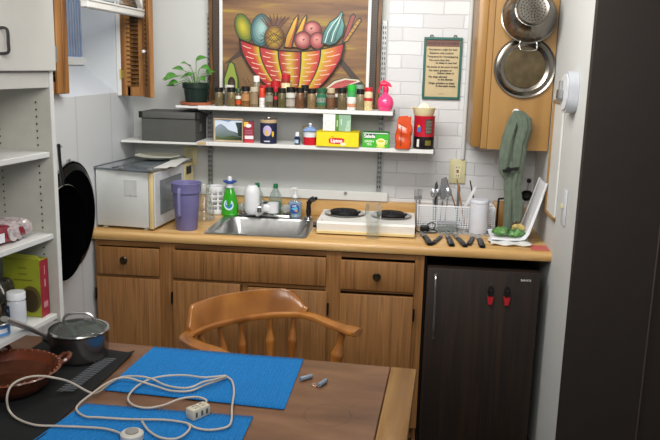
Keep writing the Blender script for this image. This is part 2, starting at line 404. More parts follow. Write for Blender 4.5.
b = B(); b.box(.013, .03, -.045, -.0, 0, .8, .003); b.box(.013, .028, -.1, -.048, 0, .8, .003); b.done('shutter_stile', W['shutter'], t)

# ------------------------------------------------------------------ base cabinet
CF = -.60
t = thing('base_cabinet', 'oak base cabinet with drawers and doors under the counter', 'cabinet', (0, CF, 0))
b = B(); b.box(.012, .03, .001, .58, -.09, .868, 0); b.box(1.58, 1.598, .001, .58, -.09, .868, 0); b.box(.03, 1.58, .001, .58, 0, .018, 0); b.box(.03, 1.58, .57, .58, .018, .868, 0); b.box(.03, 1.58, .06, .5, -.09, 0, 0)
b.done('carcass', W['oak'], t)
b = B()
for x0, x1, z1 in ((.012, .03, .868), (.335, .41, .868), (.735, .765, .69), (1.14, 1.212, .868), (1.556, 1.6, .868)): b.box(x0, x1, -.018, 0, 0, z1, .001)
b.done('face_frame_stile', W['oak'], t)
b = B()
for z0, z1 in ((.842, .868), (.676, .70), (.0, .035)): b.box(.03, 1.556, -.0165, 0, z0, z1, .001)
b.done('face_frame_rail', W['oak_h'], t)
def front(nm, x0, x1, z0, z1):
    b = B(); b.box(x0, x1, -.036, -.0185, z0, z1, .005, 2); return b.done(nm, W['oak'], t)
def knob(p, x, z):
    b = B(); b.lathe([(0, .0), (.008, 0), (.008, .008), (.016, .012), (.0195, .019), (.015, .024), (.008, .0235), (0, .022)], (x, -.0365, z), '-y', 20)
    b.done('knob', cm('#40382a', .35, metal=.8), p)
d1 = front('drawer', .022, .337, .702, .838); knob(d1, .168, .781)
d2 = front('drawer', 1.208, 1.556, .69, .832); knob(d2, 1.382, .765)
front('false_drawer_front', .402, 1.142, .699, .838)
def hinge(p, x, z):
    b = B(); b.box(x-.004, x+.004, -.038, -.018, z, z+.05, .001); b.cyl((x, -.037, z-.004), (x, -.037, z+.054), .004, seg=8); b.done('hinge', cm('#1c1813', .4, metal=.5), p)
for x0, x1, z1, hx in ((.022, .34, .688, .018), (.402, .733, .686, .397), (.767, 1.15, .674, 1.155), (1.21, 1.556, .668, 1.561)):
    dd = front('door', x0, x1, .03, z1); hinge(dd, hx, z1-.11); hinge(dd, hx, .08)

# ------------------------------------------------------------------ counter with a sink cut-out
b = B(); hx0, hx1, hy0, hy1 = .56, 1.015, -.555, -.105
def ctop(x0, x1, front=True):
    b.prism([(-.612, .87), (-.632, .873), (-.637, .882), (-.637, .90), (-.632, .911), (-.622, .915), (0, .915), (0, .87)], x1-x0, 'yz', x0)
ctop(.0, hx0); ctop(hx1, XR)
b.prism([(-.612, .87), (-.632, .873), (-.637, .882), (-.637, .90), (-.632, .911), (-.622, .915), (hy0, .915), (hy0, .87)], hx1-hx0, 'yz', hx0)
b.box(hx0, hx1, hy1, 0, .87, .915, 0)
o = b.done('countertop', W['counter'], ang=50); tag(o, 'long tan wood-grain laminate countertop with rounded front edge', 'countertop')
b = B(); b.box(0, XR, -.02, -.0005, .9155, 1.008, .004, 2)
tag(b.done('backsplash', W['counter']), 'low tan laminate backsplash strip behind the sink and stove', 'backsplash')
b = B(); b.box(.33, 1.405, -.03, -.0045, 1.008, 1.058, .003); b.cyl((1.177, -.031, 1.045), (1.177, -.034, 1.045), .009, seg=12)
struct(b.done('trim_2', W['white']))
b = B(); b.cyl((0, 0, 0), (0, -.005, 0), .009, seg=14); tag(b.done('screw_head', W['zinc'], None, (1.177, -.0305, 1.047)), 'grey screw head in the white rail above the stove', 'screw')

# ------------------------------------------------------------------ sink
t = thing('kitchen_sink', 'stainless steel drop-in sink in the counter beside the faucet', 'sink', (.79, -.34, .915))
def rrect(cx, cy, hx, hy, r, n=6):
    o = []
    for k, (sx, sy) in enumerate(((1, 1), (-1, 1), (-1, -1), (1, -1))):
        for i in range(n+1):
            a = PI/2*k+PI/2*i/n; o.append((cx+sx*(hx-r)+r*math.cos(a), cy+sy*(hy-r)+r*math.sin(a)))
    return o
b = B(); levels = [(0, 0, .25, .255, .03, .0005), (0, 0, .25, .255, .03, .004), (0, 0, .243, .248, .03, .006), (0, -.028, .215, .2, .05, .004), (0, -.028, .208, .193, .05, -.006), (0, -.028, .198, .183, .06, -.13), (0, -.028, .17, .155, .06, -.145), (0, -.028, .05, .05, .045, -.15)]
rings = [[b.bm.verts.new((x, y, z)) for x, y in rrect(cx, cy, hx, hy, r)] for cx, cy, hx, hy, r, z in levels]
for A, C in zip(rings, rings[1:]):
    n = len(A)
    for i in range(n): b.bm.faces.new((A[i], A[(i+1) % n], C[(i+1) % n], C[i]))
b.bm.faces.new(rings[-1]); b.done('basin', W['steel'], t, ang=40)
b = B(); b.lathe([(.04, -.149), (.045, -.145), (.03, -.1465), (0, -.148)], (0, -.028, 0)); b.done('drain', W['chrome'], t)

t = thing('faucet', 'chrome faucet with clear acrylic knobs behind the sink', 'faucet', (.755, -.125, .921))
b = B(); b.box(-.145, .14, -.028, .028, 0, .014, .006, 2); b.cyl((0, 0, .01), (0, 0, .05), .016); b.tube([(0, 0, .045), (0, -.03, .075), (0, -.1, .085), (0, -.16, .075)], .011); b.cyl((0, -.158, .075), (0, -.16, .05), .012)
b.done('spout', W['chrome'], t)
for x in (-.12, .112):
    b = B(); b.cyl((x, 0, .014), (x, 0, .024), .012); b.done('valve_stem', W['chrome'], t)
    b = B(); b.lathe([(.0, .024), (.016, .025), (.026, .032), (.028, .045), (.026, .056), (.018, .064), (0, .066)], (x, 0, 0), seg=10); b.done('handle', W['acrylic'], t, ang=10)
t = thing('water_filter', 'white dome-topped water filter mounted on the faucet', 'water filter', (.698, -.19, .945))
b = B(); b.lathe([(0, 0), (.03, 0), (.038, .012), (.0405, .03), (.0405, .11), (.036, .135), (.022, .15), (0, .154)], (0, 0, 0)); b.done('canister', W['whiteplastic'], t)
b = B(); b.box(.03, .11, -.03, .03, .012, .056, .014, 3); b.cyl((.11, 0, .01), (.11, 0, .062), .031); b.cyl((.02, 0, .0), (.06, 0, .028), .02); b.done('housing', W['whiteplastic'], t)
b = B(); b.cyl((.07, -.0, .0565), (.07, -.0, .068), .018); b.done('cap', cm('#3f444b', .3), t)
t = thing('sink_sprayer', 'black side sprayer standing on the right rear of the sink', 'sprayer', (.992, -.14, .921))
b = B(); b.lathe([(0, 0), (.024, 0), (.022, .008), (.014, .014), (0, .015)]); b.done('base', W['chrome'], t)
b = B(); b.lathe([(.011, .015), (.014, .04), (.011, .075), (.013, .09), (0, .096)]); b.tube([(0, 0, .08), (.01, 0, .098), (.03, 0, .108)], .012, rad=[.013, .014, .015]); b.box(.03, .046, -.008, .008, .1, .118, .003); b.done('spray_head', W['black'], t)

# ------------------------------------------------------------------ bottles by the sink
def bottle(nm, label, cat, loc, liquid, prof, capprof, capc, group=None, fill=.9, glassm=None, sy=.6):
    t = thing(nm, label, cat, loc)
    b = B(); b.lathe(prof, sy=sy); b.done('bottle_body', glassm or W['plasticclear'], t)
    if liquid:
        zs = max(h for r, h in prof)*fill
        pr_ = [(r*.93 if r > 0 else 0, max(h, .003)) for r, h in prof if h < zs]
        r_last = pr_[-1][0]; pr_ += [(r_last, zs), (0, zs)]
        b = B(); b.lathe(pr_, sy=sy); b.done('liquid', cm(liquid, .2), t)
    b = B(); b.lathe(capprof); b.done('cap', cm(capc, .4), t); return t
t = bottle('dish_soap_bottle', 'green dish soap bottle with flared blue cap left of the sink', 'soap bottle', (.562, -.12, .915), '#2fae1e',
   [(0, 0), (.044, 0), (.047, .01), (.046, .05), (.036, .1), (.022, .145), (.018, .152)], [(.019, .15), (.02, .152), (.019, .175), (.036, .182), (.037, .188), (.012, .19), (.0, .191)], '#2d55b0', fill=.97, glassm=cm('#35a524', .12, coat=.5))
b = B(); b.lathe([(.012, .188), (.012, .205), (.008, .212), (0, .213)]); b.done('spout', W['whiteplastic'], t)
b = B(); b.lathe([(.0205, .151), (.0205, .174)]); b.done('neck_band', cm('#dfe4ee', .4), t)
p = Paint(); p.ell(0, .062, .026, .03, '#c8ecf0', .3); p.ell(0, .064, .02, .022, '#2f74c8', .3); p.text('OXI', .0, .07, .019, '#f4f8ff', .03, rot=.2)
p.build('label_print', t, (0, -.0345, 0), (1, 0, 0), (0, .15, .989))
for x, y, l, gx in ((.7, -.06, 'clear bottle with green cap half hidden behind the white water filter', 0), (.80, -.06, 'clear bottle with green cap and teal soap behind the faucet', 1)):
    bottle('clear_bottle', l, 'bottle', (x, y, .915), '#1f7d63' if gx else '#b8cfc8', [(0, 0), (.034, 0), (.036, .01), (.036, .09), (.03, .115), (.012, .145), (.011, .152)], [(.012, .15), (.013, .152), (.012, .172), (.0, .174)], '#1f7a4a', fill=.5)
t = bottle('hand_soap_pump', 'clear hand soap pump bottle with blue label behind the sink', 'soap bottle', (.912, -.09, .915), '#8fa9c6', [(0, 0), (.034, 0), (.038, .01), (.038, .065), (.03, .088), (.013, .1), (.012, .106)], [(.013, .104), (.015, .106), (.014, .12), (.005, .122), (.004, .15), (.012, .152), (.012, .16), (0, .161)], '#e8e8ea', fill=.8)
b = B(); b.tube([(0, 0, .156), (-.012, -.01, .157), (-.026, -.02, .152)], .005); b.done('nozzle', W['whiteplastic'], t)
p = Paint(); p.ell(0, .05, .027, .027, '#2b4fa0'); p.poly([(-.018, .05), (.01, .062), (.02, .05), (.01, .036)], '#5fb9e0'); p.text('soft', 0, .066, .014, '#ffffff', .02); p.ell(.01, .04, .008, .006, '#d9a13a')
p.build('label_print', t, (0, -.0265, 0))

# ------------------------------------------------------------------ microwave with tray and plate
t = thing('microwave', 'white microwave with cream door edge on the left end of the counter', 'microwave', (.165+.015, -.33, .916), -.085)
b = B(); b.box(-.153, .118, -.25, .27, .012, .29, .006, 2)
for x in (-.12, .09):
    for y in (-.22, .22): b.cyl((x, y, 0), (x, y, .013), .014)
b.done('case', mat('microwave_enamel', '#cdd0ce', .35, var=.02), t)
b = B(); b.box(-.006, .06, -.252, -.2495, .165, .245, .003); b.done('side_hatch', cm('#c6c9c8', .35), t)
b = B(); b.cyl((.027, -.2525, .17), (.027, -.254, .17), .0025, seg=8); b.done('hatch_screw', W['zinc'], t)
b = B(); b.box(.119, .142, -.254, .272, .008, .29, .006, 2); b.done('door', W['cream'], t)
b = B(); b.box(.1425, .150, -.249, .13, .016, .282, .003); b.done('door_face', cm('#c9ccd2', .3), t)
b = B(); b.box(.1505, .153, -.19, .085, .07, .24, .002); b.done('door_window', cm('#6c7078', .15), t)
b = B(); b.box(.1425, .15, .14, .268, .016, .282, .003); b.done('control_panel', cm('#cdbf8e', .4), t)
b = B(); b.box(.1505, .152, .16, .23, .22, .262, .001); b.done('display', W['black'], t)
t = thing('glass_oven_rack', 'grey glass panel with clips lying on top of the microwave', 'tray', (.145, -.33, 1.207), -.07)
b = B(); b.prism([(-.13, -.25), (.18, -.275), (.2, .22), (-.1, .25)], .006, 'xy'); b.done('panel', mat('smoky_glass', '#6d7680', .12, var=.15, vs=10, coat=.5), t)
for x, y in ((.02, -.265), (.17, -.277), (-.08, .235), (.15, .215)):
    b = B(); b.box(x-.014, x+.014, y-.006, y+.012, .002, .016, .003); b.cyl((x, y+.006, .014), (x, y+.006, .02), .006, seg=10); b.done('clip', W['zinc'], t)
b = B(); b.tube([(-.13, -.25, .006), (-.1, .25, .006)], .004, seg=6, sub=1); b.tube([(-.03, -.255, .008), (.02, .23, .008)], .003, seg=6, sub=1); b.done('edge_rod', W['steel'], t)
t = thing('paper_sheets', 'white paper sheets under the plate on the microwave', 'paper', (.315, -.3, 1.2145))
b = B(); b.prism([(-.03, -.24), (.03, -.22), (.035, .2), (-.04, .18)], .0012); b.M = Matrix.Rotation(.15, 4, 'Z'); b.prism([(-.03, -.16), (.035, -.18), (.05, .2), (-.03, .2)], .0012, base=.0014); b.done('sheet', W['white'], t)
t = thing('dinner_plate', 'cream round plate lying on top of the microwave', 'plate', (.195, -.2, 1.2165))
b = B(); b.lathe([(0, 0), (.06, 0), (.07, .004), (.115, .018), (.117, .021), (.112, .0205), (.072, .008), (0, .006)], seg=48); b.done('plate_body', mat('cream_china', '#d8d8c8', .25, var=.01), t)

t = thing('plastic_pitcher', 'purple plastic pitcher standing in front of the microwave', 'pitcher', (.437, -.505, .9155))
b = B(); b.lathe([(0, 0), (.05, 0), (.052, .004), (.064, .18), (.071, .185), (.073, .225), (.075, .23), (.073, .232), (.069, .228), (.061, .18), (.049, .008), (0, .006)], seg=40); b.done('pitcher_body', W['purple'], t)
b = B(); b.tube([(-.012, -.064, .205), (-.012, -.082, .2), (-.012, -.084, .12), (-.012, -.081, .085), (-.012, -.066, .078)], .009, flat=.6); b.done('handle', cm('#7d7aa8', .35), t)
t = thing('glass_carafe', 'clear glass carafe with flared lip behind the purple pitcher', 'carafe', (.462, -.27, .9155))
b = B(); b.lathe([(0, 0), (.05, 0), (.054, .01), (.05, .07), (.03, .12), (.024, .145), (.034, .185), (.031, .185), (.022, .145), (.028, .12), (.047, .07), (.05, .012), (0, .006)], seg=36); b.done('carafe_body', W['glass'], t)
def holed(u, v):
    return None
t = thing('utensil_holder', 'white plastic utensil holder with square holes beside the green soap', 'utensil holder', (.477, -.077, .9155))
b = B(); n = 30
def ring_r(h): return .05+.008*h/.13
for i in range(n):
    for j in range(17):
        if i % 3 != 0 and 2 <= j < 15 and (j-2) % 3 != 0 and (i % 3 in (1, 2)) and (j % 3 != 2): continue
        a0, a1 = 2*PI*i/n, 2*PI*(i+1)/n; h0, h1 = .15*j/17, .15*(j+1)/17
        q = [(.052*math.cos(a), .052*math.sin(a), h) for a, h in ((a0, h0), (a1, h0), (a1, h1), (a0, h1))]
        b.bm.faces.new([b.bm.verts.new(p) for p in q])
bmesh.ops.remove_doubles(b.bm, verts=b.bm.verts, dist=1e-5); b.lathe([(0, .001), (.052, .001)], seg=30)
b.done('basket', W['whiteplastic'], t, solid=.003)
# ------------------------------------------------------------------ twin hot plate
t = thing('double_hot_plate', 'white double electric hot plate right of the sink', 'hot plate', (1.313, -.31, .9155))
b = B(); b.prism([(-.165, .012), (-.172, .055), (-.16, .064), (.15, .064), (.16, .055), (.16, .012)], .474, 'yz', -.237)
b.done('body', mat('white_enamel', '#e2e1dd', .3, var=.01), t)
b = B(); b.box(-.237, .237, -.176, -.165, .006, .02, .002); b.done('base_strip', W['cream'], t)
b = B(); b.box(-.245, -.2375, -.12, .08, .012, .052, .003); b.done('end_panel', W['black'], t)
b = B(); b.box(.2375, .245, -.12, .08, .012, .052, .003); b.done('end_panel', W['black'], t)
b = B(); b.cyl((-.246, -.1, .03), (-.262, -.1, .03), .013); b.done('dial', W['black'], t)
for x, y in ((-.2, -.13), (.2, -.13), (-.2, .13), (.2, .13)):
    b = B(); b.cyl((x, y, 0), (x, y, .014), .012); b.done('foot', W['black'], t)
for x, y in ((-.118, .035), (.118, .03)):
    b = B(); b.lathe([(.06, .064), (.075, .066), (.1, .068), (.104, .071), (.1, .073), (.078, .069), (.05, .067), (0, .0665)], (x, y, 0), seg=36); drip = b.done('drip_ring', W['chrome'], t)
    b = B(); pts = [(x+r*math.cos(a), y+r*math.sin(a), .079) for k in range(91) for a, r in [(k*2*PI/22.5, .018+.058*k/90)]]
    b.tube(pts, .0062, seg=8, sub=1); b.box(x-.07, x+.07, y-.003, y+.003, .068, .074, .001); b.done('coil', cm('#1d1d1f', .5, metal=.3), t)
b = B(); b.cyl((-.215, -.14, .0642), (-.215, -.14, .066), .004); b.done('indicator', cm('#b3502c', .3), t)
t = thing('pint_glass', 'empty clear pint glass in front of the hot plate', 'glass', (1.35, -.515, .9155))
b = B(); b.lathe([(0, .0), (.030, 0), (.032, .004), (.029, .035), (.034, .08), (.04, .11), (.0405, .13), (.036, .17), (.0335, .17), (.038, .13), (.0375, .11), (.0315, .08), (.0255, .036), (.026, .022), (0, .02)], seg=40); b.done('glass_body', W['glass'], t)

# ------------------------------------------------------------------ cutlery basket, mat, canister
def checker_mat():
    m, nt, b_ = _new('speckled_mat'); b_.inputs['Roughness'].default_value = .6
    tc = nt.nodes.new('ShaderNodeTexCoord'); c = nt.nodes.new('ShaderNodeTexVoronoi'); c.inputs['Scale'].default_value = 60
    r = nt.nodes.new('ShaderNodeValToRGB'); r.color_ramp.interpolation = 'CONSTANT'; r.color_ramp.elements[0].color = lin('#26262a'); r.color_ramp.elements[1].position = .4; r.color_ramp.elements[1].color = lin('#a9a8a4')
    nt.links.new(tc.outputs['Object'], c.inputs['Vector']); nt.links.new(c.outputs['Distance'], r.inputs['Fac']); nt.links.new(r.outputs['Color'], b_.inputs['Base Color']); return m
b = B(); b.box(-.185, .185, -.14, .115, 0, .003, .001); tag(b.done('drying_mat', checker_mat(), None, (1.765, -.20, .9155)), 'black and grey speckled mat beneath the cutlery basket', 'mat')
bx, by, bz = 1.76, -.165, .919
t = thing('cutlery_basket', 'long white wire basket full of upright cutlery', 'basket', (bx, by, bz))
b = B(); L, D, H = .195, .052, .112
def bar(p, q, r=.0023): b.cyl(p, q, r, seg=5)
for z in [H*i/9 for i in range(1, 9)]+[.004]:
    for y in (-D, D): bar((-L, y, z), (L, y, z))
    for x in (-L, L): bar((x, -D, z), (x, D, z))
for i in range(33):
    x = -L+2*L*i/32
    for y in (-D, D): bar((x, y, .004), (x, y, H))
    if i % 2 == 0: bar((x, -D, .004), (x, D, .004))
for i in range(1, 8):
    y = -D+2*D*i/8
    for x in (-L, L): bar((x, y, .004), (x, y, H))
b.done('wire_mesh', W['whiteplastic'], t)
b = B(); b.tube([(-L, -D, H), (L, -D, H), (L, D, H), (-L, D, H)], .004, closed=True, seg=8, sub=1); b.done('rim', W['whiteplastic'], t)
def fork_mesh():
    b = B(); b.box(-.004, .004, -.001, .001, 0, .13, .0008); b.box(-.011, .011, -.001, .001, .13, .15, .0008)
    for x in (-.0095, -.0032, .0032, .0095): b.box(x-.0016, x+.0016, -.001, .001, .15, .185, .0004)
    return b
def spoon_mesh(k=1):
    b = B(); b.box(-.004, .004, -.001, .001, 0, .14, .0008)
    b.lathe([(.0005, -.0035), (.012*k, -.002), (.0165*k, .0015), (.0155*k, .0018), (.011*k, -.001), (0, -.0028)], (0, 0, .16+.008*k), 'y', 20, sy=1.4); return b
def spatula_mesh():
    b = B(); b.cyl((0, 0, 0), (0, 0, .14), .004, seg=8); b.prism([(-.012, .13), (-.022, .16), (-.018, .235), (.006, .25), (.018, .23), (.018, .15), (.01, .13)], .003, 'xz', -.0015); return b
def stick_mesh(r=.004, l=.24):
    b = B(); b.cyl((0, 0, 0), (0, 0, l), r, r*.7, seg=8); return b
def knife_up():
    b = B(); b.box(-.005, .005, -.003, .003, 0, .09, .002); b.prism([(-.007, .09), (.007, .09), (.009, .19), (.003, .215), (-.007, .2)], .0016, 'xz', -.0008); return b
sil = cm('#b4b6ba', .25, metal=.85)
items = [  # px of the top, py of the top, builder, length, material, name, label, lean
 (416.5, 190, fork_mesh, .185, sil, 'table_fork', 'silver fork with tines up at the left end of the basket', -.03),
 (420, 192, fork_mesh, .185, sil, 'table_fork', 'second silver fork from the left end of the basket', -.02),
 (436.5, 181, knife_up, .215, cm('#4a4c50', .4, metal=.5), 'table_knife', 'dark rounded knife standing left of the big silver spatula', -.02),
 (445, 180, spatula_mesh, .25, sil, 'serving_spatula', 'large silver serving spatula, tallest thing in the cutlery basket', .05),
 (433.5, 192, lambda: spoon_mesh(1), .19, sil, 'table_spoon', 'silver spoon left of the serving spatula', -.05),
 (438, 191, lambda: spoon_mesh(.9), .185, cm('#8f9196', .3, metal=.85), 'table_spoon', 'darker silver spoon touching the serving spatula', .02),
 (448.5, 191, lambda: spoon_mesh(1.1), .19, sil, 'table_spoon', 'silver spoon right of the serving spatula', .05),
 (446.5, 180, lambda: stick_mesh(.0038, .25), .25, cm('#7b5638', .5), 'wooden_stick', 'brown wooden stick leaning left behind the spatula', -.36),
 (457, 181, lambda: stick_mesh(.0045, .25), .25, cm('#a4703f', .5), 'wooden_stick', 'orange-brown wooden stick leaning left below the outlet', -.22),
 (458.5, 193, knife_up, .215, cm('#8b8d90', .3, metal=.8), 'table_knife', 'grey upright knife blade in the middle of the basket', 0),
 (476, 186, knife_up, .215, W['whiteplastic'], 'plastic_knife', 'white plastic knife leaning right behind the canister', .42),
 (470, 182, lambda: stick_mesh(.005, .24), .24, cm('#4a4a32', .5), 'wooden_stick', 'dark green-brown stick leaning left above the canister', -.24)]
for i, (px, py, fn, ln, m, nm, lab, ln_a) in enumerate(items):
    yy = by-.03+.02*(i % 4); top = at(px, py, 'y', yy)
    o = fn().done(nm, m, None, (top.x-ln*math.sin(ln_a), yy, top.z-ln*math.cos(ln_a)), (0, ln_a, 0)); tag(o, lab, nm.split('_')[1], 'cutlery standing in the wire basket')
    if o.location.z < .925: o.location.z = .925
t = thing('storage_canister', 'plain white cylindrical canister with lid in front of the cutlery basket', 'canister', (1.868, -.285, .919))
b = B(); b.lathe([(0, 0), (.044, 0), (.046, .004), (.046, .15), (0, .15)], seg=40); b.done('canister_body', cm('#d7dae2', .35), t)
b = B(); b.lathe([(.046, .1505), (.0475, .152), (.0475, .164), (.045, .168), (0, .168)], seg=40); b.done('lid', cm('#cfd2da', .35), t)
t = thing('small_glass_dish', 'small clear rectangular lidded dish in front of the cutlery basket', 'dish', (1.715, -.275, .919))
b = B(); b.box(-.048, .048, -.03, .03, .0, .035, .008, 2); b.done('dish_body', W['plasticclear'], t)
b = B(); b.box(-.052, .052, -.034, .034, .0355, .043, .004, 2); b.done('lid', cm('#8d8f95', .25), t)
t = thing('power_adapter', 'black plug adapter with coiled cord right of the hot plate', 'adapter', (1.605, -.3, .9155))
b = B(); b.box(-.025, .02, -.02, .02, 0, .03, .005, 2); b.done('adapter_body', W['black'], t)
b = B(); b.tube([(.02, 0, .015), (.05, .01, .005), (.06, -.03, .004), (.02, -.05, .004), (-.03, -.04, .004), (-.05, .0, .01), (-.045, .02, .025)], .003); b.tube([(.0, .02, .02), (.03, .03, .04), (.05, .02, .03), (.04, 0, .012)], .003); b.done('cord', W['black'], t)

# ------------------------------------------------------------------ knives laid on the counter edge
def knife(nm, p_butt, p_neck, w, label, blade=.11):
    a = at(*p_butt, 'z', .925); c = at(*p_neck, 'z', .925); a.z = c.z = 0; d = (c-a); L = min(max(d.length, .1), .15); ang = math.atan2(d.y, d.x)
    t = thing(nm, label, 'knife', (a.x, max(a.y, -.615), .9155), ang, 'black-handled knives laid on the counter')
    w *= 1.4
    b = B(); b.tube([(0, 0, .008), (L*.3, .001, .0095), (L*.65, -.001, .009), (L, 0, .008)], w, rad=[w*.85, w, w*.85, w*.9], flat=.55, up=(0, 0, 1)); b.done('handle', W['black'], t)
    for x in (.25, .5, .75):
        b = B(); b.cyl((L*x, 0, .005), (L*x, 0, .0075+w*.6), .0022, seg=8); b.done('rivet', W['steel'], t)
    b = B(); b.prism([(L, -w*.7), (L, w*.8), (L+blade*.85, w*.8), (L+blade, w*.3), (L+blade*.6, -w*.7)], .0016, 'xy', .008); b.done('blade', W['steel'], t)
knife('kitchen_knife', (430.5, 246), (421, 232), .0125, 'thick black knife handle nearest the hot plate')
knife('kitchen_knife', (433, 243), (443, 234), .008, 'thin dark knife lying crosswise beside the leftmost black handle', .05)
knife('kitchen_knife', (452, 246), (447, 234), .012, 'black knife handle in front of the small clear dish')
knife('kitchen_knife', (466, 247.5), (455, 236), .011, 'black knife handle pointing right, in front of the basket middle')
knife('kitchen_knife', (469, 244), (473, 236), .009, 'short black knife handle right below the white canister', .06)
knife('kitchen_knife', (483, 247.5), (478, 235), .0115, 'rightmost black knife handle beside the white tray')

# ------------------------------------------------------------------ white tray, green bag, things in the corner
t = thing('folded_plastic_tray', 'tall bent white plastic tray leaning into the right corner', 'tray', (0, 0, 0))
b = B(); prof = [(1.915, .93), (2.03, .928), (2.066, .935), (2.085, .96), (2.11, 1.04), (2.135, 1.125), (2.156, 1.2)]
def trayf(u, v):
    k = u*(len(prof)-1); i = min(int(k), len(prof)-2); f_ = k-i
    x = prof[i][0]*(1-f_)+prof[i+1][0]*f_; z = prof[i][1]*(1-f_)+prof[i+1][1]*f_
    y = -.5+.20*v + (.03 if u > .4 else 0)*(u-.4)*2
    return (x, y, z+.006*abs(2*v-1)**4)
b.grid(trayf, 30, 12); b.done('tray_sheet', W['whiteplastic'], t, solid=.006)
for k in range(2):
    b = B(); b.tube([(x-.004, -.5+.2*k+(.03 if x > 2.05 else 0), z+.008) for x, z in prof], .005, seg=6); b.done('tray_rim', W['whiteplastic'], t)
t = thing('folded_cloth', 'crumpled white cloth lying under the bent tray on the counter', 'cloth', (1.995, -.5, .9155))
b = B()
def clothf(u, v): return (-.092+.185*u+.006*math.sin(v*9), -.055+.15*v+.005*math.sin(u*11), .009+.003*math.sin(u*14+v*5)+.002*math.sin(v*23))
b.grid(clothf, 24, 14); b.done('cloth_body', W['white'], t, solid=.007)
b = B(); b.box(2.085, 2.165, -.605, -.51, .9155, .919, .001); tag(b.done('red_card', cm('#c4625c', .5)), 'flat pink-red card at the right front corner of the counter', 'card')
t = thing('green_plastic_bag', 'crumpled green plastic bag with bread behind the towel', 'bag', (2.0, -.42, .936))
rnd = random.Random(3)
b = B(); b.sphere((-.035, 0, .022), .034, (1.3, .8, .62), 14, 9); b.sphere((.035, -.005, .02), .03, (1.5, .8, .6), 14, 9)
for v in b.bm.verts: v.co += Vector([rnd.uniform(-.005, .005) for _ in range(3)])
b.done('bag_body', cm('#5c8a4c', .3, var=.8, vs=45), t, ang=20)
b = B(); b.sphere((.05, .04, .035), .03, (1.1, .7, .7), 12, 8)
for v in b.bm.verts: v.co += Vector([rnd.uniform(-.004, .004) for _ in range(3)])
b.done('bag_print', cm('#c9b470', .35, var=.5, vs=30), t, ang=20)
t = thing('glass_jar', 'clear glass jar standing in the corner holding a ladle', 'jar', (2.075, -.11, .9155))
b = B(); b.lathe([(0, 0), (.04, 0), (.043, .005), (.043, .1), (.036, .12), (.036, .14), (.033, .14), (.034, .12), (.04, .1), (.04, .006), (0, .004)], seg=30); b.done('jar_body', W['glass'], t)
t = thing('ladle', 'black ladle standing upright in the glass jar', 'ladle', (2.075, -.12, .925))
b = B(); b.tube([(0, 0, 0), (.004, 0, .1), (.02, -.02, .17)], .004); b.lathe([(0, -.02), (.02, -.017), (.032, -.004), (.034, .006), (.031, .004), (.018, -.012), (0, -.015)], (.035, -.06, .175), '-y', 24, sy=.8); b.done('ladle_body', W['black'], t)
t = thing('black_knob_skewer', 'thin black rod with a round knob beside the ladle', 'skewer', (2.095, -.1, .921))
b = B(); b.cyl((0, 0, 0), (.03, -.02, .235), .0022, seg=6); b.done('rod', W['steel'], t)
b = B(); b.sphere((.031, -.02, .245), .012); b.done('knob', W['black'], t)
t = thing('napkin_stand', 'black bent wire stand in front of a small wooden board', 'stand', (1.992, -.18, .9155))
b = B(); b.tube([(-.02, 0, .0), (-.02, 0, .145), (-.012, 0, .162), (.05, 0, .165)], .005, sub=3); b.box(-.03, .06, -.03, .03, 0, .006, .002); b.done('stand_frame', W['black'], t)
b = B(); b.box(-.05, .05, 0, .015, 0, .13, .005, 2); tag(b.done('wooden_board', W['oak_light'], None, (2.01, -.07, .916), (-.1, 0, 0)), 'small wooden board leaning behind the black wire stand', 'board')

# ------------------------------------------------------------------ wall cupboard with colander, lid and towel
t = thing('wall_cupboard', 'honey oak wall cupboard hung in the right corner', 'cupboard', (1.8, -.345, 1.345))
b = B(); b.box(.075, .365, 0, .34, 0, 1.0, 0); b.box(.01, .075, .006, .34, 0.01, 1.0, .003); b.done('side_panel', W['oak_light'], t)
b = B(); b.box(.0, .045, -.002, .33, .008, .99, .006, 2); b.done('door', W['oak_light'], t)
b = B(); b.box(.046, .078, -.004, .02, 0, 1.0, .004); b.done('face_frame', W['oak_light'], t)
CY = -.349
t = thing('steel_pan_lid', 'large round steel lid hanging flat on the cupboard side', 'lid', (2.026, CY, 1.735))
b = B(); b.lathe([(0, .012), (.095, .012), (.1, .016), (.112, .022), (.118, .014), (.133, .008), (.141, .012), (.143, .009), (.14, .002), (.1, .001), (0, .001)], (0, 0, 0), '-y', 64); b.done('lid_disc', W['oldsteel'], t)
b = B(); b.lathe([(0, .0135), (.094, .0135), (.096, .012)], (0, 0, 0), '-y', 48); b.done('centre_disc', mat('tarnished_steel', '#5f533e', .36, .85, var=.25, vs=25), t)
t = thing('colander', 'steel colander hanging bottom outward above the steel lid', 'colander', (2.026, CY-.03, 1.965), rot=(-.26, 0, 0))
b = B(); prof = [(.124, 0), (.127, .004), (.122, .006), (.115, .03), (.1, .07), (.08, .098), (.074, .102)]
b.lathe(prof, (0, 0, 0), '-y', 72)
for v in b.bm.verts:
    if .02 < -v.co.y < .1:
        a = math.atan2(v.co.z, v.co.x); s_ = 1-.02*max(0, math.sin(a*24)); v.co.x *= s_; v.co.z *= s_
b.done('bowl', W['oldsteel'], t, solid=.001)
b = B(); b.lathe([(.074, .1), (.074, .115), (.071, .118), (.069, .112), (.06, .108), (0, .108)], (0, 0, 0), '-y', 48); b.done('foot_ring', W['oldsteel'], t)
hb = B(); cnt = 0
for rr_, n in ((0, 1), (.014, 6), (.027, 12), (.04, 18), (.053, 24)):
    for k in range(n):
        a = 2*PI*k/max(n, 1)+rr_*9; x, z = rr_*math.cos(a), rr_*math.sin(a); hb.cyl((x, -.1083, z), (x, -.1088, z), .0032, seg=8)
hb.done('hole_pattern', cm('#1c1c1c', .6), t)
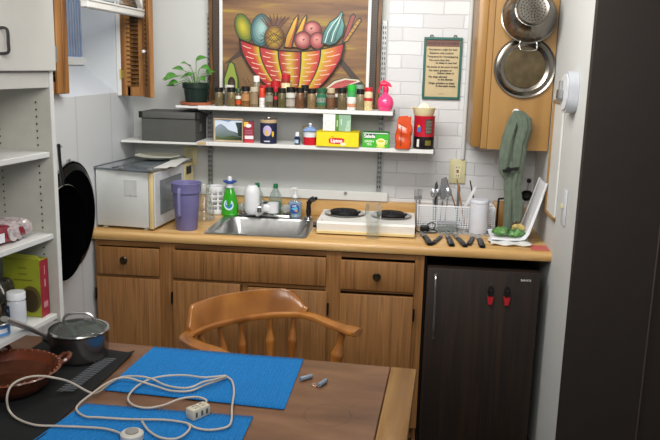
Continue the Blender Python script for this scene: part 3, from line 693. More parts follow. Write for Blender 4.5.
b = B(); b.tube([(-.035, -.003, -.115), (-.04, -.006, -.14), (-.028, -.006, -.158), (.028, -.006, -.158), (.04, -.006, -.14), (.035, -.003, -.115)], .0032); b.done('handle', W['chrome'], t)
t = thing('towel_hook', 'white round hook on the cupboard above the green towel', 'hook', (2.003, CY, 1.525))
b = B(); b.lathe([(0, .0), (.016, 0), (.017, .004), (.012, .008), (.009, .022), (.012, .03), (.009, .034), (0, .035)], (0, 0, 0), '-y', 20); b.done('hook_body', W['whiteplastic'], t)
t = thing('green_towel', 'sage green towel hanging from the white hook beside the tray', 'towel', (2.003, CY-.032, 1.535))
towel = mat('sage_terry', '#626e60', .95, var=.12, vs=40, bump=.6, bs=300)
def strip(name, pts, n=2.0, folds=5, seedv=0, amp=.12):
    """hanging bunch of cloth: list of (x, y, z, half width, half depth)"""
    b = B(); N = 36
    def fn(u, v):
        k = v*(len(pts)-1); i = min(int(k), len(pts)-2); f_ = k-i; f_ = f_*f_*(3-2*f_)
        P = [pts[i][j]*(1-f_)+pts[i+1][j]*f_ for j in range(5)]; a = 2*PI*u
        g = 1+amp*math.sin(folds*a+seedv+v*3)+.05*math.sin(11*a+v*9)
        return (P[0]+P[3]*math.cos(a)*g, P[1]+P[4]*math.sin(a)*g, P[2])
    b.grid(fn, N, 28, closeu=True)
    top = [v for v in b.bm.verts]; b.bm.verts.ensure_lookup_table()
    nv = 29
    b.bm.faces.new([b.bm.verts[i*nv] for i in range(N)]); b.bm.faces.new([b.bm.verts[i*nv+nv-1] for i in range(N)][::-1])
    return b.done(name, towel, t)
strip('towel_fold', [(.0, 0, .0, .014, .016), (-.012, 0, -.05, .026, .02), (-.03, 0, -.13, .03, .022), (-.038, 0, -.22, .031, .022), (-.04, 0, -.29, .024, .018), (-.03, 0, -.325, .012, .01)])
strip('towel_fold', [(.006, -.008, .0, .02, .016), (.03, -.01, -.035, .034, .022), (.04, -.01, -.08, .03, .022), (.026, -.004, -.16, .028, .02), (.022, 0, -.27, .027, .02), (.015, 0, -.36, .028, .018), (.03, 0, -.45, .03, .018), (.034, 0, -.53, .02, .014)], seedv=2)
strip('towel_fold', [(-.018, .004, -.24, .022, .016), (-.012, .004, -.33, .024, .017), (-.006, .0, -.45, .02, .016), (-.004, 0, -.585, .02, .015)], seedv=4, folds=3)
b = B(); b.tube([(-.05, -.03, -.285), (-.01, -.034, -.275), (.022, -.03, -.27)], .011, flat=.5); b.box(-.035, -.015, -.045, -.032, -.29, -.265, .003); b.done('strap', W['black'], t)

# ------------------------------------------------------------------ right wall: board, switch, opener
t = thing('framed_white_board', 'white board edged with thin wood on the partition wall', 'board', (XR-.001, -.5, 1.08))
b = B(); b.box(-.008, 0, -.15, .04, .0, .5, .001); b.done('panel', W['white'], t)
b = B(); b.box(-.016, 0, .04, .056, -.012, .51, .003); b.box(-.016, 0, -.15, .056, -.014, .0, .003); b.box(-.016, 0, -.15, .056, .5, .514, .003); b.done('wood_edge', W['oak_light'], t)
t = thing('light_switch', 'white switch plate with beige toggle on the partition wall', 'switch', (XR-.001, -.82, 1.16))
b = B(); b.box(-.006, 0, -.038, .038, -.075, .075, .004, 2); b.done('plate', cm('#cfd2d8', .4), t)
b = B(); b.box(-.018, -.006, -.006, .006, -.004, .014, .002); b.done('toggle', W['ivory'], t)
t = thing('wall_can_opener', 'grey-white round-cornered can opener fixed to the partition wall', 'can opener', (XR-.001, -.82, 1.64))
b = B(); b.M = Matrix.Rotation(PI/2, 4, 'Y') ; b.prism(rrect(0, 0, .085, .072, .06, 8), -.04, 'xy'); b.done('housing', cm('#b9bdc4', .35), t)
b = B(); b.M = Matrix.Rotation(PI/2, 4, 'Y'); b.prism(rrect(0, 0, .072, .068, .055, 8), -.005, 'xy', -.041); b.done('face_plate', cm('#d2d5da', .35), t)
b = B(); b.box(-.066, -.0465, .0, .05, -.03, .01, .004); b.cyl((-.0465, .03, -.03), (-.066, .03, -.03), .014); b.box(-.062, -.047, .02, .03, -.01, .045, .002); b.done('cutter', W['steel'], t)

# ------------------------------------------------------------------ outlet, conduit, uprights
t = thing('wall_outlet', 'ivory double outlet plate on the white brick wall', 'outlet', (1.768, -.001, 1.186))
b = B(); b.box(-.042, .042, -.012, 0, -.064, .064, .004, 2); b.done('plate', W['ivory'], t)
b = B(); b.box(-.018, .018, -.016, -.0125, -.036, .036, .003); b.done('receptacle', cm('#dcd6b0', .4), t)
b = B(); b.box(-.006, .006, -.0185, -.0165, -.006, .0, .0005); b.done('test_button', cm('#b03326', .4), t)
b = B()
for z in (-.026, .018):
    for x in (-.007, .005): b.box(x, x+.003, -.0165, -.0158, z, z+.009, 0)
b.box(-.006, .006, -.0185, -.0165, .003, .008, 0); b.done('slots', W['blackmatte'], t)
b = B(); b.cyl((1.79, -.014, 1.252), (1.79, -.014, 2.6), .011, seg=12); tag(b.done('conduit', W['wall']), 'thin white conduit running up the brick wall from the outlet', 'conduit')
def upright(x, z0, z1, label):
    t = thing('shelf_upright', label, 'shelf upright', (x, -.0045, z0))
    b = B(); b.box(-.013, .013, -.012, 0, 0, z1-z0, .001); b.done('channel', W['zinc'], t)
    b = B(); z = .02
    while z < z1-z0-.03:
        b.box(-.008, -.003, -.0128, -.0118, z, z+.014, 0); b.box(.003, .008, -.0128, -.0118, z, z+.014, 0); z += .026
    b.done('slot_rows', cm('#3c3e40', .6), t)
t = thing('wall_outlet', 'small ivory outlet plate low on the wall behind the plate', 'outlet', (.315, -.0045, 1.215))
b = B(); b.box(-.04, .04, -.01, 0, -.05, .05, .003, 2); b.done('plate', W['ivory'], t)
b = B(); b.box(-.016, .016, -.013, -.0105, -.034, .034, .003); b.done('receptacle', cm('#b9b48c', .4), t)
upright(.428, 1.06, 1.975, 'grey slotted shelf upright left of the painting')
upright(1.353, 1.06, 1.955, 'grey slotted shelf upright right of the painting')
# ------------------------------------------------------------------ small fridge
t = thing('mini_fridge', 'dark walnut-faced small refrigerator under the right end of the counter', 'refrigerator', (1.868, -.60, -.09))
b = B(); b.box(-.25, .25, .002, .5, .03, .89, .008, 2); b.done('fridge_body', cm('#0f0d0c', .5), t)
for x in (-.21, .21):
    b = B(); b.cyl((x, .05, 0), (x, .05, .031), .015); b.done('foot', W['black'], t)
b = B(); b.box(-.254, .256, -.058, .0, .05, .912, .004, 2); fd = b.done('fridge_door', W['walnut'], t, (0, 0, 0))
b = B(); b.tube([(-.216, -.0585, .87), (-.216, -.078, .864), (-.214, -.08, .73), (-.214, -.078, .592), (-.214, -.0585, .586)], .0035, sub=3); b.done('handle', W['chrome'], fd)
b = B(); b.lathe([(0, 0), (.008, .0), (.008, .005), (0, .006)], (-.216, -.0582, .879), '-y', 16); b.done('handle_screw', W['chrome'], fd)
b = B(); b.lathe([(0, 0), (.009, .0), (.009, .004), (0, .005)], (-.214, -.0582, .578), '-y', 16); b.done('handle_screw', W['chrome'], fd)
p = Paint(); p.rect(-.026, -.0055, .026, .0055, '#15120f'); p.text('SANYO', 0, 0, .0135, '#d6d6d2', .02, 1.05); p.build('brand_plate', fd, (.192, -.0583, .875))
for x, z, l in ((1.906, .70, 'left red and black clip magnet on the dark refrigerator door'), (1.98, .70, 'right red and black clip magnet on the dark refrigerator door')):
    t = thing('clip_magnet', l, 'magnet', (x, -.6585, z), group='clip magnets on the refrigerator door')
    b = B(); b.prism([(-.011, .005), (-.014, .03), (-.01, .046), (-.005, .052), (.005, .052), (.01, .046), (.014, .03), (.011, .005)], -.014, 'xz'); b.done('clip_top', W['black'], t)
    b = B(); b.prism([(-.008, -.035), (-.015, .0045), (.015, .0045), (.008, -.035)], -.012, 'xz'); b.done('clip_jaw', cm('#a51f28', .35), t)
    b = B(); b.cyl((0, -.014, .035), (0, -.017, .035), .006, seg=14); b.done('clip_button', cm('#2e2e2e', .3), t)
b = B(); b.box(1.603, 1.612, -.59, -.001, -.09, .868, 0); struct(b.done('gap_shade', W['blackmatte']))  # black sheet painting in the shade of the gap beside the fridge

# ------------------------------------------------------------------ wall shelves
def shelf(label, x0, x1, z, xl):
    t = thing('wall_shelf', label, 'shelf', (x0, -.25, z))
    b = B(); b.box(0, x1-x0, 0, .23, -.02, 0, .002); b.done('board', W['shelfwhite'], t)
    b = B(); b.box(x1-x0, x1-x0+.006, .0, .23, -.021, -.001, .001); b.done('end_cap', cm('#4a4b4d', .5), t)
    for xx in (.428, 1.353):
        b = B(); b.prism([(.238, -.021), (.03, -.021), (.03, -.027), (.238, -.06)], .006, 'yz', xx-x0-.003); b.done('bracket', W['zinc'], t)
    return t
shelf('upper white wall shelf holding the spice jars', .425, 1.418, 1.503, .31)
t = shelf('lower white wall shelf holding tea boxes and coffee tins', .418, 1.628, 1.320, .02)
b = B(); b.box(.005, .05, -.0022, -.0003, -.016, -.001, .0005); b.done('tape_strip', cm('#c0a57c', .6), t)
b = B(); b.box(.305, .424, -.235, -.005, 1.487, 1.5, .002); tag(b.done('shelf_board', W['shelfwhite']), 'short thin white board under the potted plant', 'shelf')
b = B(); b.box(.01, .417, -.235, -.005, 1.300, 1.312, .002); tag(b.done('shelf_board', W['shelfwhite']), 'thin white board under the grey storage box', 'shelf')

# ------------------------------------------------------------------ painting
PX = lambda x, y: (lambda q: (q.x-.886, q.z-1.503))(at(x, y, 'y', -.045))
t = thing('fruit_basket_painting', 'framed painting of a striped basket of fruit standing on the upper shelf', 'painting', (.886, -.045, 1.5035), rot=(-.0, 0, 0))
FW, FH = .452, .72
def fr(x0, x1, z0, z1, y0, y1, m, nm):
    b = B(); w = x1
    b.box(-x1, -x0, y0, y1, z0, FH-z0, .002); b.box(x0, x1, y0, y1, z0, FH-z0, .002); b.box(-x0, x0, y0, y1, z0, z0+(x1-x0), .002); b.box(-x0, x0, y0, y1, FH-z0-(x1-x0), FH-z0, .002)
    return b.done(nm, m, t)
fr(.432, .452, 0, 0, -.012, .012, W['frame_wood'], 'outer_frame')
def weave():
    m, nt, b_ = _new('woven_dark_wood'); b_.inputs['Roughness'].default_value = .5
    tc = nt.nodes.new('ShaderNodeTexCoord'); c = nt.nodes.new('ShaderNodeTexWave'); c.bands_direction = 'Z'; c.inputs['Scale'].default_value = 38; c.inputs['Distortion'].default_value = 2
    r = nt.nodes.new('ShaderNodeValToRGB'); r.color_ramp.elements[0].color = lin('#17110d'); r.color_ramp.elements[1].color = lin('#4a3b30')
    nt.links.new(tc.outputs['Object'], c.inputs['Vector']); nt.links.new(c.outputs['Fac'], r.inputs['Fac']); nt.links.new(r.outputs['Color'], b_.inputs['Base Color']); return m
fr(.398, .4315, .02, 0, -.006, .012, weave(), 'woven_frame')
fr(.380, .3975, .054, 0, -.002, .012, W['white'], 'white_liner')
canv = wood('painted_canvas', [(.28, '#523626'), (.45, '#735234'), (.58, '#856239'), (.7, '#a08a30')], (2.2, 24, 24), .55, 0, 0, 3, .02)[0]
b = B(); b.box(-.3795, .3795, .001, .01, .073, FH-.073, 0); b.done('canvas', canv, t)
p = Paint(.00025)
K = lambda L: [PX(200+u/3.385, v/3.385) for u, v in L]
def kp(L, c): p.poly(K(L), c)
def kell(cx, cy, rx, ry, c0, c1, rot=0, off=(0, 0), edge='#20180f'):
    (x, z) = PX(200+cx/3.385, cy/3.385); s_ = 3.385*193.0
    p.ell(x, z, (rx+2.5)/s_, (ry+2.5)/s_, edge, rot); p.shade(x, z, rx/s_, ry/s_, c0, c1, rot, (off[0]/s_, -off[1]/s_))
def kl(L, w, c): p.line(K(L), w/653, c)
# table shadow shapes
kp([(85, 215), (138, 165), (150, 195), (86, 235)], '#46342a'); kp([(468, 212), (482, 200), (560, 292), (530, 292)], '#3a2d22')
kp([(85, 218), (140, 190), (200, 296), (85, 298)], '#7a5d3a')
# fruit behind the basket
kp([(478, 148), (508, 55), (520, 44), (528, 54), (505, 120), (490, 150)], '#1d1510'); kp([(484, 140), (511, 58), (520, 50), (524, 57), (502, 118)], '#8c3b34')
kp([(482, 146), (530, 66), (542, 58), (549, 70), (500, 142)], '#1d1510'); kp([(487, 142), (532, 70), (541, 64), (544, 71), (499, 138)], '#a5792c')
for k in range(5): kl([(498+k*9, 118-k*12), (508+k*9, 124-k*12)], 1.6, '#3a1f12')
kell(148, 96, 27, 48, '#4c6417', '#b4a81e', .32, (-3, -4)); kell(207, 103, 34, 53, '#2f5b5e', '#8fb3ae', -.08, (3, -6))
for a in range(-4, 5):
    x = 250+a*11; kp([(250+a*4-4, 95), (x-2, 62), (x+a*3, 44+abs(a)*3), (x+4, 64), (250+a*4+4, 95)], '#4a2a1e' if a % 2 else '#62402c')
kell(252, 128, 32, 39, '#6f4b12', '#c4a224', 0)
for k in range(-3, 4):
    kl([(252+k*9-20, 128+28*(1-abs(k)/5)), (252+k*9+20, 128-28*(1-abs(k)/5))], 1.6, '#3d240c'); kl([(252+k*9+20, 128+28*(1-abs(k)/5)), (252+k*9-20, 128-28*(1-abs(k)/5))], 1.6, '#3d240c')
for s_ in (0, 28):
    kp([(284+s_, 160), (292+s_, 120), (318+s_, 66), (334+s_, 48), (336+s_, 62), (322+s_, 120), (312+s_, 163)], '#241708')
    kp([(288+s_, 158), (296+s_, 122), (320+s_, 70), (332+s_, 55), (322+s_, 95), (300+s_, 160)], ['#a87418', '#b98a1c', '#cf9c2a', '#d3a83a', '#c0902a', '#a87418'])
    kp([(301+s_, 160), (323+s_, 95), (331+s_, 60), (331+s_, 74), (318+s_, 120), (309+s_, 161)], '#a6461c')
kell(382, 100, 28, 26, '#7d2028', '#cf8a80', 0, (-6, -7)); kell(350, 137, 28, 28, '#7d2028', '#cf8f86', 0, (-4, -4)); kell(398, 138, 24, 26, '#8a2a2e', '#cb837b', 0, (-2, -5))
for x, y in ((378, 98), (352, 136), (396, 136)): kl([(x-4, y), (x+5, y-3)], 1.8, '#2a1510'); kl([(x, y-4), (x+1, y+4)], 1.5, '#2a1510')
kp([(411, 148), (418, 110), (440, 75), (468, 56), (476, 40), (486, 40), (484, 58), (492, 85), (486, 120), (462, 148), (440, 156)], '#16231f')
kp([(415, 146), (422, 111), (443, 78), (470, 59), (478, 44), (483, 44), (481, 60), (488, 86), (482, 118), (460, 145), (440, 152)], ['#35625f', '#3f7774', '#57908c', '#5f9a96', '#4a7f7c', '#4a7f7c', '#5f9a96', '#508a86', '#3f7774', '#35625f', '#2f5a57'])
for k in range(4): kl([(424+k*11, 146-k*2), (434+k*10, 112), (452+k*8, 82), (474+k*2, 58)], 3.2, '#b6cdc8' if k % 2 == 0 else '#1f4240')
# basket
top = lambda s_: (135+358*s_, 131+36*(1-(2*s_-1)**2)+14*s_)
def side(s_, v):
    x0, y0 = top(s_); x1 = 236+168*s_; c = (2*s_-1); bulge = math.sin(PI*v*.5)
    return (x0+(x1-x0)*(v**1.6)+c*6*math.sin(PI*v), y0+(300-y0)*v)
kp([side(0, v/10) for v in range(11)]+[side(1, 1-v/10) for v in range(11)]+[top(1-v/16) for v in range(1, 16)], '#171009')
E_ = [.012, .195, .37, .585, .77, .985]
grad = [('#9c1a20', '#b02a24', '#b5a61e'), ('#a82228', '#ab3a26', '#b6a81e'), ('#9c1c22', '#b59a22', '#9c1c22'), ('#bfae1e', '#b9781f', '#b0262a'), ('#b9a81c', '#bd6a22', '#a81c22')]
for k in range(5):
    a, c_ = E_[k]+.007, E_[k+1]-.007; h3 = lambda h: [int(h[i:i+2], 16)/255 for i in (1, 3, 5)]
    for i in range(10):
        for j in range(8):
            q = [(i/10, j/8), ((i+1)/10, j/8), ((i+1)/10, (j+1)/8), (i/10, (j+1)/8)]
            cs = []
            for uu_, vv in q:
                g = grad[k]; f_ = uu_*2; i0 = min(int(f_), 1); f_ -= i0; f_ = f_*f_*(3-2*f_)
                cs.append(tuple(x*(1-f_)+y*f_ for x, y in zip(h3(g[i0]), h3(g[i0+1]))))
            p.poly(K([side(a+(c_-a)*uu_, .02+.97*vv) for uu_, vv in q]), cs, keep=not (i == 0 and j == 0))
    for r_ in range(1, 9):
        w0, w1 = ((.1, .55) if (r_+k) % 2 else (.3, .9)); kl([side(a+(c_-a)*(w0+(w1-w0)*n_/3), r_/9+.012*math.sin(n_)) for n_ in range(4)], 2.6, '#d8b8a0')
kl([top(n_/20) for n_ in range(21)], 3.5, '#20120a')
# avocado and melon
kp([(86, 300), (84, 265), (95, 235), (102, 212), (112, 207), (122, 216), (128, 240), (136, 268), (136, 300)], '#26401a')
kp([(90, 300), (89, 266), (99, 236), (105, 216), (112, 212), (119, 220), (124, 242), (131, 268), (131, 300)], '#86963a')
kell(112, 284, 11, 22, '#1d120c', '#4a3626', 0)
kp([(424, 298), (455, 272), (492, 262), (540, 268), (548, 276), (548, 298)], '#2b2a1a'); kp([(428, 298), (457, 275), (492, 265), (538, 270), (545, 276), (520, 284), (470, 298)], '#c9c4ae'); kp([(436, 298), (462, 280), (494, 270), (534, 274), (505, 286), (480, 298)], '#b04a4a')
for k in range(8): kl([(470+k*8, 283-k), (473+k*8, 279-k)], 1.6, '#2a1210')
for (u, v) in ((150, 262), (158, 270), (165, 262), (172, 275)): kl([(u, v), (u+6, v+16)], 1.4, '#2d2016')
p.build('painted_picture', t, (0, -.0003, 0))

# ------------------------------------------------------------------ spice jars on the upper shelf
ZS = 1.5035
def spice(x0, x1, top, lid, body, lab, band=None, lidh=.2, yy=-.215, nm='spice_jar', z0=ZS, bottom=None, glass=False):
    cx = (x0+x1)/2; q = at(cx, (bottom or 106.0+(cx-215)*.032)-.3, 'z', z0) if yy is None else None
    P0 = at(x0, 108, 'y', yy); P1 = at(x1, 108, 'y', yy); T = at(cx, top, 'y', yy); r = (P1.x-P0.x)/2*1.08; H = T.z-z0; X = (P0.x+P1.x)/2
    t = thing(nm, lab, 'spice jar', (X, yy, z0), group='spice jars on the upper shelf')
    lh = H*(lidh+.04)
    if not glass:
        c_ = [int(body.lstrip('#')[i:i+2], 16) for i in (0, 2, 4)]; g_ = sum(c_)/3; k_ = 1 if g_ > 180 else .86
        body = '#'+''.join('%02x' % int(max(0, min(255, ((x*.9+g_*.1)*(1 if g_ > 180 else .68)+(0 if g_ > 180 else .32)*w_)*k_))) for x, w_ in zip(c_, (138, 108, 74)))
    b = B(); b.lathe([(0, 0), (r*.92, 0), (r, .003), (r, H-lh-.008), (r*.82, H-lh), (0, H-lh)], seg=24); b.done('jar_body', cm(body, .22, var=.3, vs=90), t)
    b = B(); b.lathe([(r*.9, H-lh), (r*.95, H-lh+.001), (r*.95, H-.002), (r*.88, H), (0, H)], seg=24); b.done('lid', cm(lid, .35), t)
    if band:
        for (v0, v1, c) in band:
            b = B(); b.lathe([(r+.0006, H*v0), (r+.0006, H*v1)], seg=24, a0=-PI*.9, a1=-PI*.1); b.done('label_band', cm(c, .5), t)
    return t
bk = '#121110'
spice(215.2, 223, 87.3, bk, '#6f6843', 'jar with black lid and olive herbs, leftmost on the shelf')
spice(227.3, 235.4, 87.3, bk, '#7d6f45', 'jar with black lid and tan herbs, second from the left')
spice(235.9, 241, 88.5, '#2c4a2e', '#5d4a2a', 'narrow jar with white and orange bands under a dark lid', [(.42, .6, '#d7d6cc'), (.12, .36, '#c2481c')])
spice(241.5, 249.6, 86.3, bk, '#94602e', 'jar with black lid and orange-brown powder', [(.3, .62, '#a97a4c')])
spice(250.3, 258, 87, '#b7ad97', '#8f7d5c', 'jar with beige lid and brown label', [(.15, .72, '#8a775a')])
spice(259.3, 264.8, 88, '#d03a1c', '#d9d5cd', 'slim white tube with orange-red cap', [(.5, .72, '#c9402a')], .3)
spice(265.3, 273, 87.3, '#24211f', '#646550', 'jar with dark lid and grey-green contents', [(.3, .6, '#7f8172')])
spice(273.6, 277.6, 87, '#b2202c', '#26201e', 'slim black bottle with red cap', [(.4, .55, '#b2202c')])
spice(278, 285.7, 88, bk, '#565a32', 'jar with black lid and dark green herbs')
spice(286.2, 295, 87, bk, '#8e8c86', 'jar with black lid and grey and white labels', [(.1, .42, '#a39a90'), (.5, .72, '#c7c7be')])
spice(296, 303.8, 87.6, bk, '#74452a', 'jar with black lid and red-brown powder')
spice(307.4, 315.6, 88.5, bk, '#9c8356', 'jar with black lid and light tan powder')
spice(316.8, 326, 88, '#23573a', '#6b7a4c', 'jar with dark green lid and green label', [(.2, .72, '#1f6b4b'), (.32, .55, '#cfd6c8')])
spice(326.8, 334.6, 88, '#b6a888', '#77533a', 'jar with beige lid and brown label with white print', [(.2, .75, '#6b472e'), (.55, .68, '#d8cdb8')])
spice(337.6, 346, 87.8, bk, '#6e6642', 'jar with black lid and olive-brown contents')
spice(347, 355.6, 84.7, '#2fae3c', '#dfe2dc', 'tall white jar with bright green cap', [(.3, .42, '#d9dfd6'), (.52, .74, '#3c9a52'), (.12, .26, '#c98b6b')], .22)
spice(356.2, 363.8, 89, bk, '#99906a', 'jar with black lid and pale tan seeds')
spice(364.3, 372, 87.4, '#bd2230', '#ddc98e', 'cream jar with red lid and red middle band, rightmost jar', [(.42, .55, '#b8242e'), (.57, .78, '#d8cbab')], .13)
spice(253.5, 259.5, 75.8, '#e3e3dd', '#9aa08f', 'tall clear bottle with small white cap behind the front jars', None, .16, -.15)
spice(270.5, 279.8, 81, '#b01e26', '#8a1c22', 'wide jar with red lid behind the front row', None, .2, -.145)
spice(281.3, 289.8, 74.2, '#b41f2a', '#e0cf9c', 'tall jar with red lid and cream label behind the front row', [(.74, .86, '#8d2a20')], .13, -.15)
spice(225, 234, 85, '#c9cac4', '#9aa09a', 'pale clear jar just behind the second jar', None, .12, -.15)
spice(301, 308.5, 85, bk, '#4f4a3a', 'dark jar behind the red-brown powder jar', None, .2, -.15)
spice(355, 363, 84.8, '#7e9a8c', '#b9bfb2', 'clear jar with grey-green lid behind the pale seeds', None, .14, -.15)
spice(259.5, 268, 85.2, '#b3242a', '#54402a', 'jar with flat red lid behind the orange-capped tube', None, .1, -.15)

t = thing('spray_bottle', 'pink round spray bottle at the right end of the upper shelf', 'spray bottle', (1.377, -.20, ZS))
b = B(); b.lathe([(0, 0), (.026, .0), (.034, .008), (.041, .03), (.0415, .042), (.036, .062), (.022, .078), (.013, .084), (.012, .1), (0, .1)], seg=32); b.done('bottle_body', cm('#e8457f', .12, coat=.5), t)
b = B(); b.lathe([(.0135, .095), (.014, .112), (.01, .122), (0, .124)]); b.box(-.03, .012, -.009, .009, .122, .142, .006, 2); b.prism([(-.03, .142), (-.012, .155), (.02, .138), (.032, .118), (.012, .122)], .016, 'xz', -.008); b.tube([(-.024, 0, .125), (-.034, 0, .1), (-.03, 0, .085)], .0045); b.done('trigger_head', cm('#e0204f', .3), t)

# ------------------------------------------------------------------ plant and grey box
t = thing('potted_vine', 'small trailing green plant in a dark green pot on terracotta saucer', 'plant', (.395, -.16, 1.5005))
b = B(); b.lathe([(0, 0), (.075, 0), (.082, .004), (.084, .016), (.079, .017), (.072, .008), (0, .006)], seg=32); b.done('saucer', cm('#a05a3c', .6), t)
b = B(); b.lathe([(0, .009), (.055, .009), (.066, .085), (.071, .087), (.072, .112), (.068, .114), (.064, .1), (0, .098)], seg=32); b.done('pot', cm('#14261f', .4), t)
b = B(); b.lathe([(.063, .101), (.03, .106), (0, .107)]); b.done('soil', cm('#2a2018', .95), t)
rnd = random.Random(5); st = B(); lf = B()
def leaf(bb, base, d, up, L, w):
    d = Vector(d).normalized(); up = Vector(up); s_ = d.cross(up).normalized(); up = s_.cross(d)
    def fn(u, v):
        wv = w*math.sin(PI*min(1, v*.93+.07)**.75)*(1-v*.2); k = (u-.5)*2
        return Vector(base)+d*L*v+s_*wv*k+up*(-.25*L*v*v+abs(k)*wv*.3)
    bb.grid(fn, 4, 7)
for i, (tip, L) in enumerate([((-.06, -.02, .175), .05), ((-.03, -.02, .2), .045), ((0, 0, .225), .05), ((.02, .01, .19), .045), ((.05, .02, .165), .04), ((-.095, -.03, .15), .06), ((-.085, -.04, .115), .045), ((-.11, -.02, .095), .035), ((-.12, -.03, .14), .045), ((.06, -.02, .15), .035), ((-.01, -.03, .165), .04), ((.03, -.03, .14), .035), ((-.045, .02, .15), .04)]):
    st.tube([(tip[0]*.15, tip[1]*.3, .1), (tip[0]*.5, tip[1]*.6, .13+(tip[2]-.12)*.5), tip], .002, seg=5, sub=4)
    a = math.atan2(tip[1], tip[0])+rnd.uniform(-.5, .5); dz = rnd.uniform(-.3, .6)
    leaf(lf, tip, (math.cos(a), math.sin(a)-.3, dz), (0, -.5, 1), L*1.25, L*.62)
st.done('stems', cm('#5f8a3a', .5), t); lf.done('leaves', mat('vine_leaf', '#4c8a32', .35, var=.35, vs=30), t)

t = thing('storage_box', 'dark grey lidded storage box under the plant at the left', 'box', (.252, -.12, 1.3125))
b = B(); b.box(-.13, .155, -.11, .11, 0, .118, .003); b.done('box_body', cm('#4d4e4b', .7), t)
b = B(); b.box(-.138, .163, -.118, .114, .1185, .152, .004, 2); b.done('box_lid', cm('#545552', .7), t)
for x in (-.138, .16):
    b = B(); b.box(x-.003, x+.017 if x < 0 else x+.005, -.1205, -.105, .119, .1525, .002); b.done('corner_guard', cm('#151515', .4), t)
b = B(); b.box(.1555, .16, -.04, .0, .05, .09, .002); b.done('label_holder', W['steel'], t)

# ------------------------------------------------------------------ goods on the lower shelf
ZL = 1.3205
def carton(nm, label, x0, x1, top, d, face, sidec, topc, cat='box', yf=-.235, z0=ZL, rz=0, ts=None):
    A = at(x0, 140, 'y', yf); C_ = at(x1, 140, 'y', yf); T = at((x0+x1)/2, top, 'y', yf); w = C_.x-A.x; h = T.z-z0
    t = thing(nm, label, cat, ((A.x+C_.x)/2, yf, z0), rz)
    b = B(); b.box(-w/2, w/2, 0, d, 0, h, .0012); b.done('carton', [cm(face, .45)], t)
    return t, w, h
# landscape photo in wooden frame
t = thing('photo_frame', 'small light wood framed landscape photo on the lower shelf', 'picture frame', (.575, -.2, ZL), rot=(.0, 0, 0))
w2, h = .078, .119
b = B()
for a in ((-w2, w2, 0, .008), (-w2, w2, h-.007, h), (-w2, -w2+.007, .008, h-.007), (w2-.007, w2, .008, h-.007)): b.box(a[0], a[1], -.008, .006, a[2], a[3], .0015)
b.done('frame', wood('pale_frame', [(.3, '#a58a68'), (.7, '#cbb699')], (20, 20, 20), .4)[0], t)
p = Paint(); p.rect(-w2+.007, .008, w2-.007, h-.007, '#cfdcec')
g = '#5c6b78'
p.poly([(-.07, .03), (-.07, .07), (-.055, .085), (-.04, .09), (-.02, .078), (.0, .06), (.07, .04), (.07, .008), (-.07, .008)], ['#6f7f8c', '#7d8c98', '#93a2b0', '#8d9cab', '#6d7b88', '#78868c', '#4c5a50', '#49564a', '#5b6a56'])
p.poly([(.035, .1), (.07, .1), (.071, .03), (.05, .03), (.045, .07)], ['#3a4a56', '#24313a', '#1f2a22', '#2c3a2c', '#3a4a40']); p.poly([(-.07, .008), (-.07, .03), (-.03, .022), (.02, .032), (.07, .022), (.07, .008)], ['#4f6040', '#6b7a5a', '#5c6c4c', '#3f4f3a', '#2c382a', '#2c382a'])
p.poly([(-.05, .112), (.02, .112), (.0, .1)], '#8ba6c8')
p.build('landscape_photo', t, (0, -.001, 0), m=W['vcg'])
b = B(); b.box(-w2+.002, w2-.002, .006, .009, .002, h-.002, .001); b.box(-.01, .01, .009, .05, 0, .006, .001); b.done('backing', cm('#3a3026', .7), t)

t, w, h = carton('tea_carton', 'small dark red tea carton beside the landscape photo', 243.8, 253.8, 122, .05, '#8e1c34', 0, 0, 'box', -.22, rz=.18)
p = Paint(); p.rect(-w/2, h*.78, -w*.05, h, '#d9b43c'); p.ell(-.002, h*.82, w*.28, h*.09, '#e9e2e4'); p.rect(-w*.4, h*.18, w*.45, h*.34, '#e3dcdc'); p.rect(-w*.4, h*.0, w*.5, h*.12, '#c22530')
for k in range(3): p.rect(-w*.35, h*(.42+.08*k), w*.35, h*(.45+.08*k), '#b8707e')
p.build('label_print', t, (0, -.0004, 0))
p = Paint(); p.rect(.004, h*.6, .03, h*.98, '#cfae3c'); p.rect(.01, .01, .045, h*.5, '#a9a3a0'); p.build('side_print', t, (w/2+.0004, 0, 0), (0, 1, 0))
t = thing('salt_canister', 'dark navy round salt canister with cream top on the lower shelf', 'canister', (.785, -.205, ZL))
b = B(); b.lathe([(0, 0), (.0425, 0), (.0425, .105), (0, .105)], seg=40); b.done('canister_body', cm('#1b2140', .45), t)
b = B(); b.lathe([(.043, .1055), (.043, .122), (.0425, .126), (.041, .1245), (0, .1245)], seg=40); b.done('lid', cm('#b79f7a', .45), t)
b = B(); b.lathe([(.0432, .122), (.0436, .1265), (.042, .128), (.0415, .1255)], seg=40); b.done('lid_rim', W['chrome'], t)
p = Paint(.0003); p.ell(.0, .066, .023, .027, '#b9a6cf'); p.poly([(-.01, .045), (.008, .042), (.004, .07), (-.004, .07)], '#d9b62c'); p.rect(-.016, .01, .014, .016, '#c8ccd8'); p.ell(.03, .05, .006, .015, '#d9b62c')
p.build('label_print', t, wrap=.0427)
t = thing('dropper_bottle', 'tiny navy bottle with white cap left of the sugar bowl', 'bottle', (.937, -.225, ZL))
b = B(); b.lathe([(0, 0), (.013, 0), (.014, .002), (.014, .036), (.008, .042), (0, .042)]); b.done('bottle_body', cm('#232b52', .3), t)
b = B(); b.lathe([(.0095, .042), (.0105, .043), (.0095, .064), (0, .065)]); b.done('cap', W['whiteplastic'], t)
b = B(); b.lathe([(.0144, .008), (.0144, .026)], a0=-PI*.9, a1=-PI*.3); b.done('label_band', cm('#a8c6d8', .5), t)
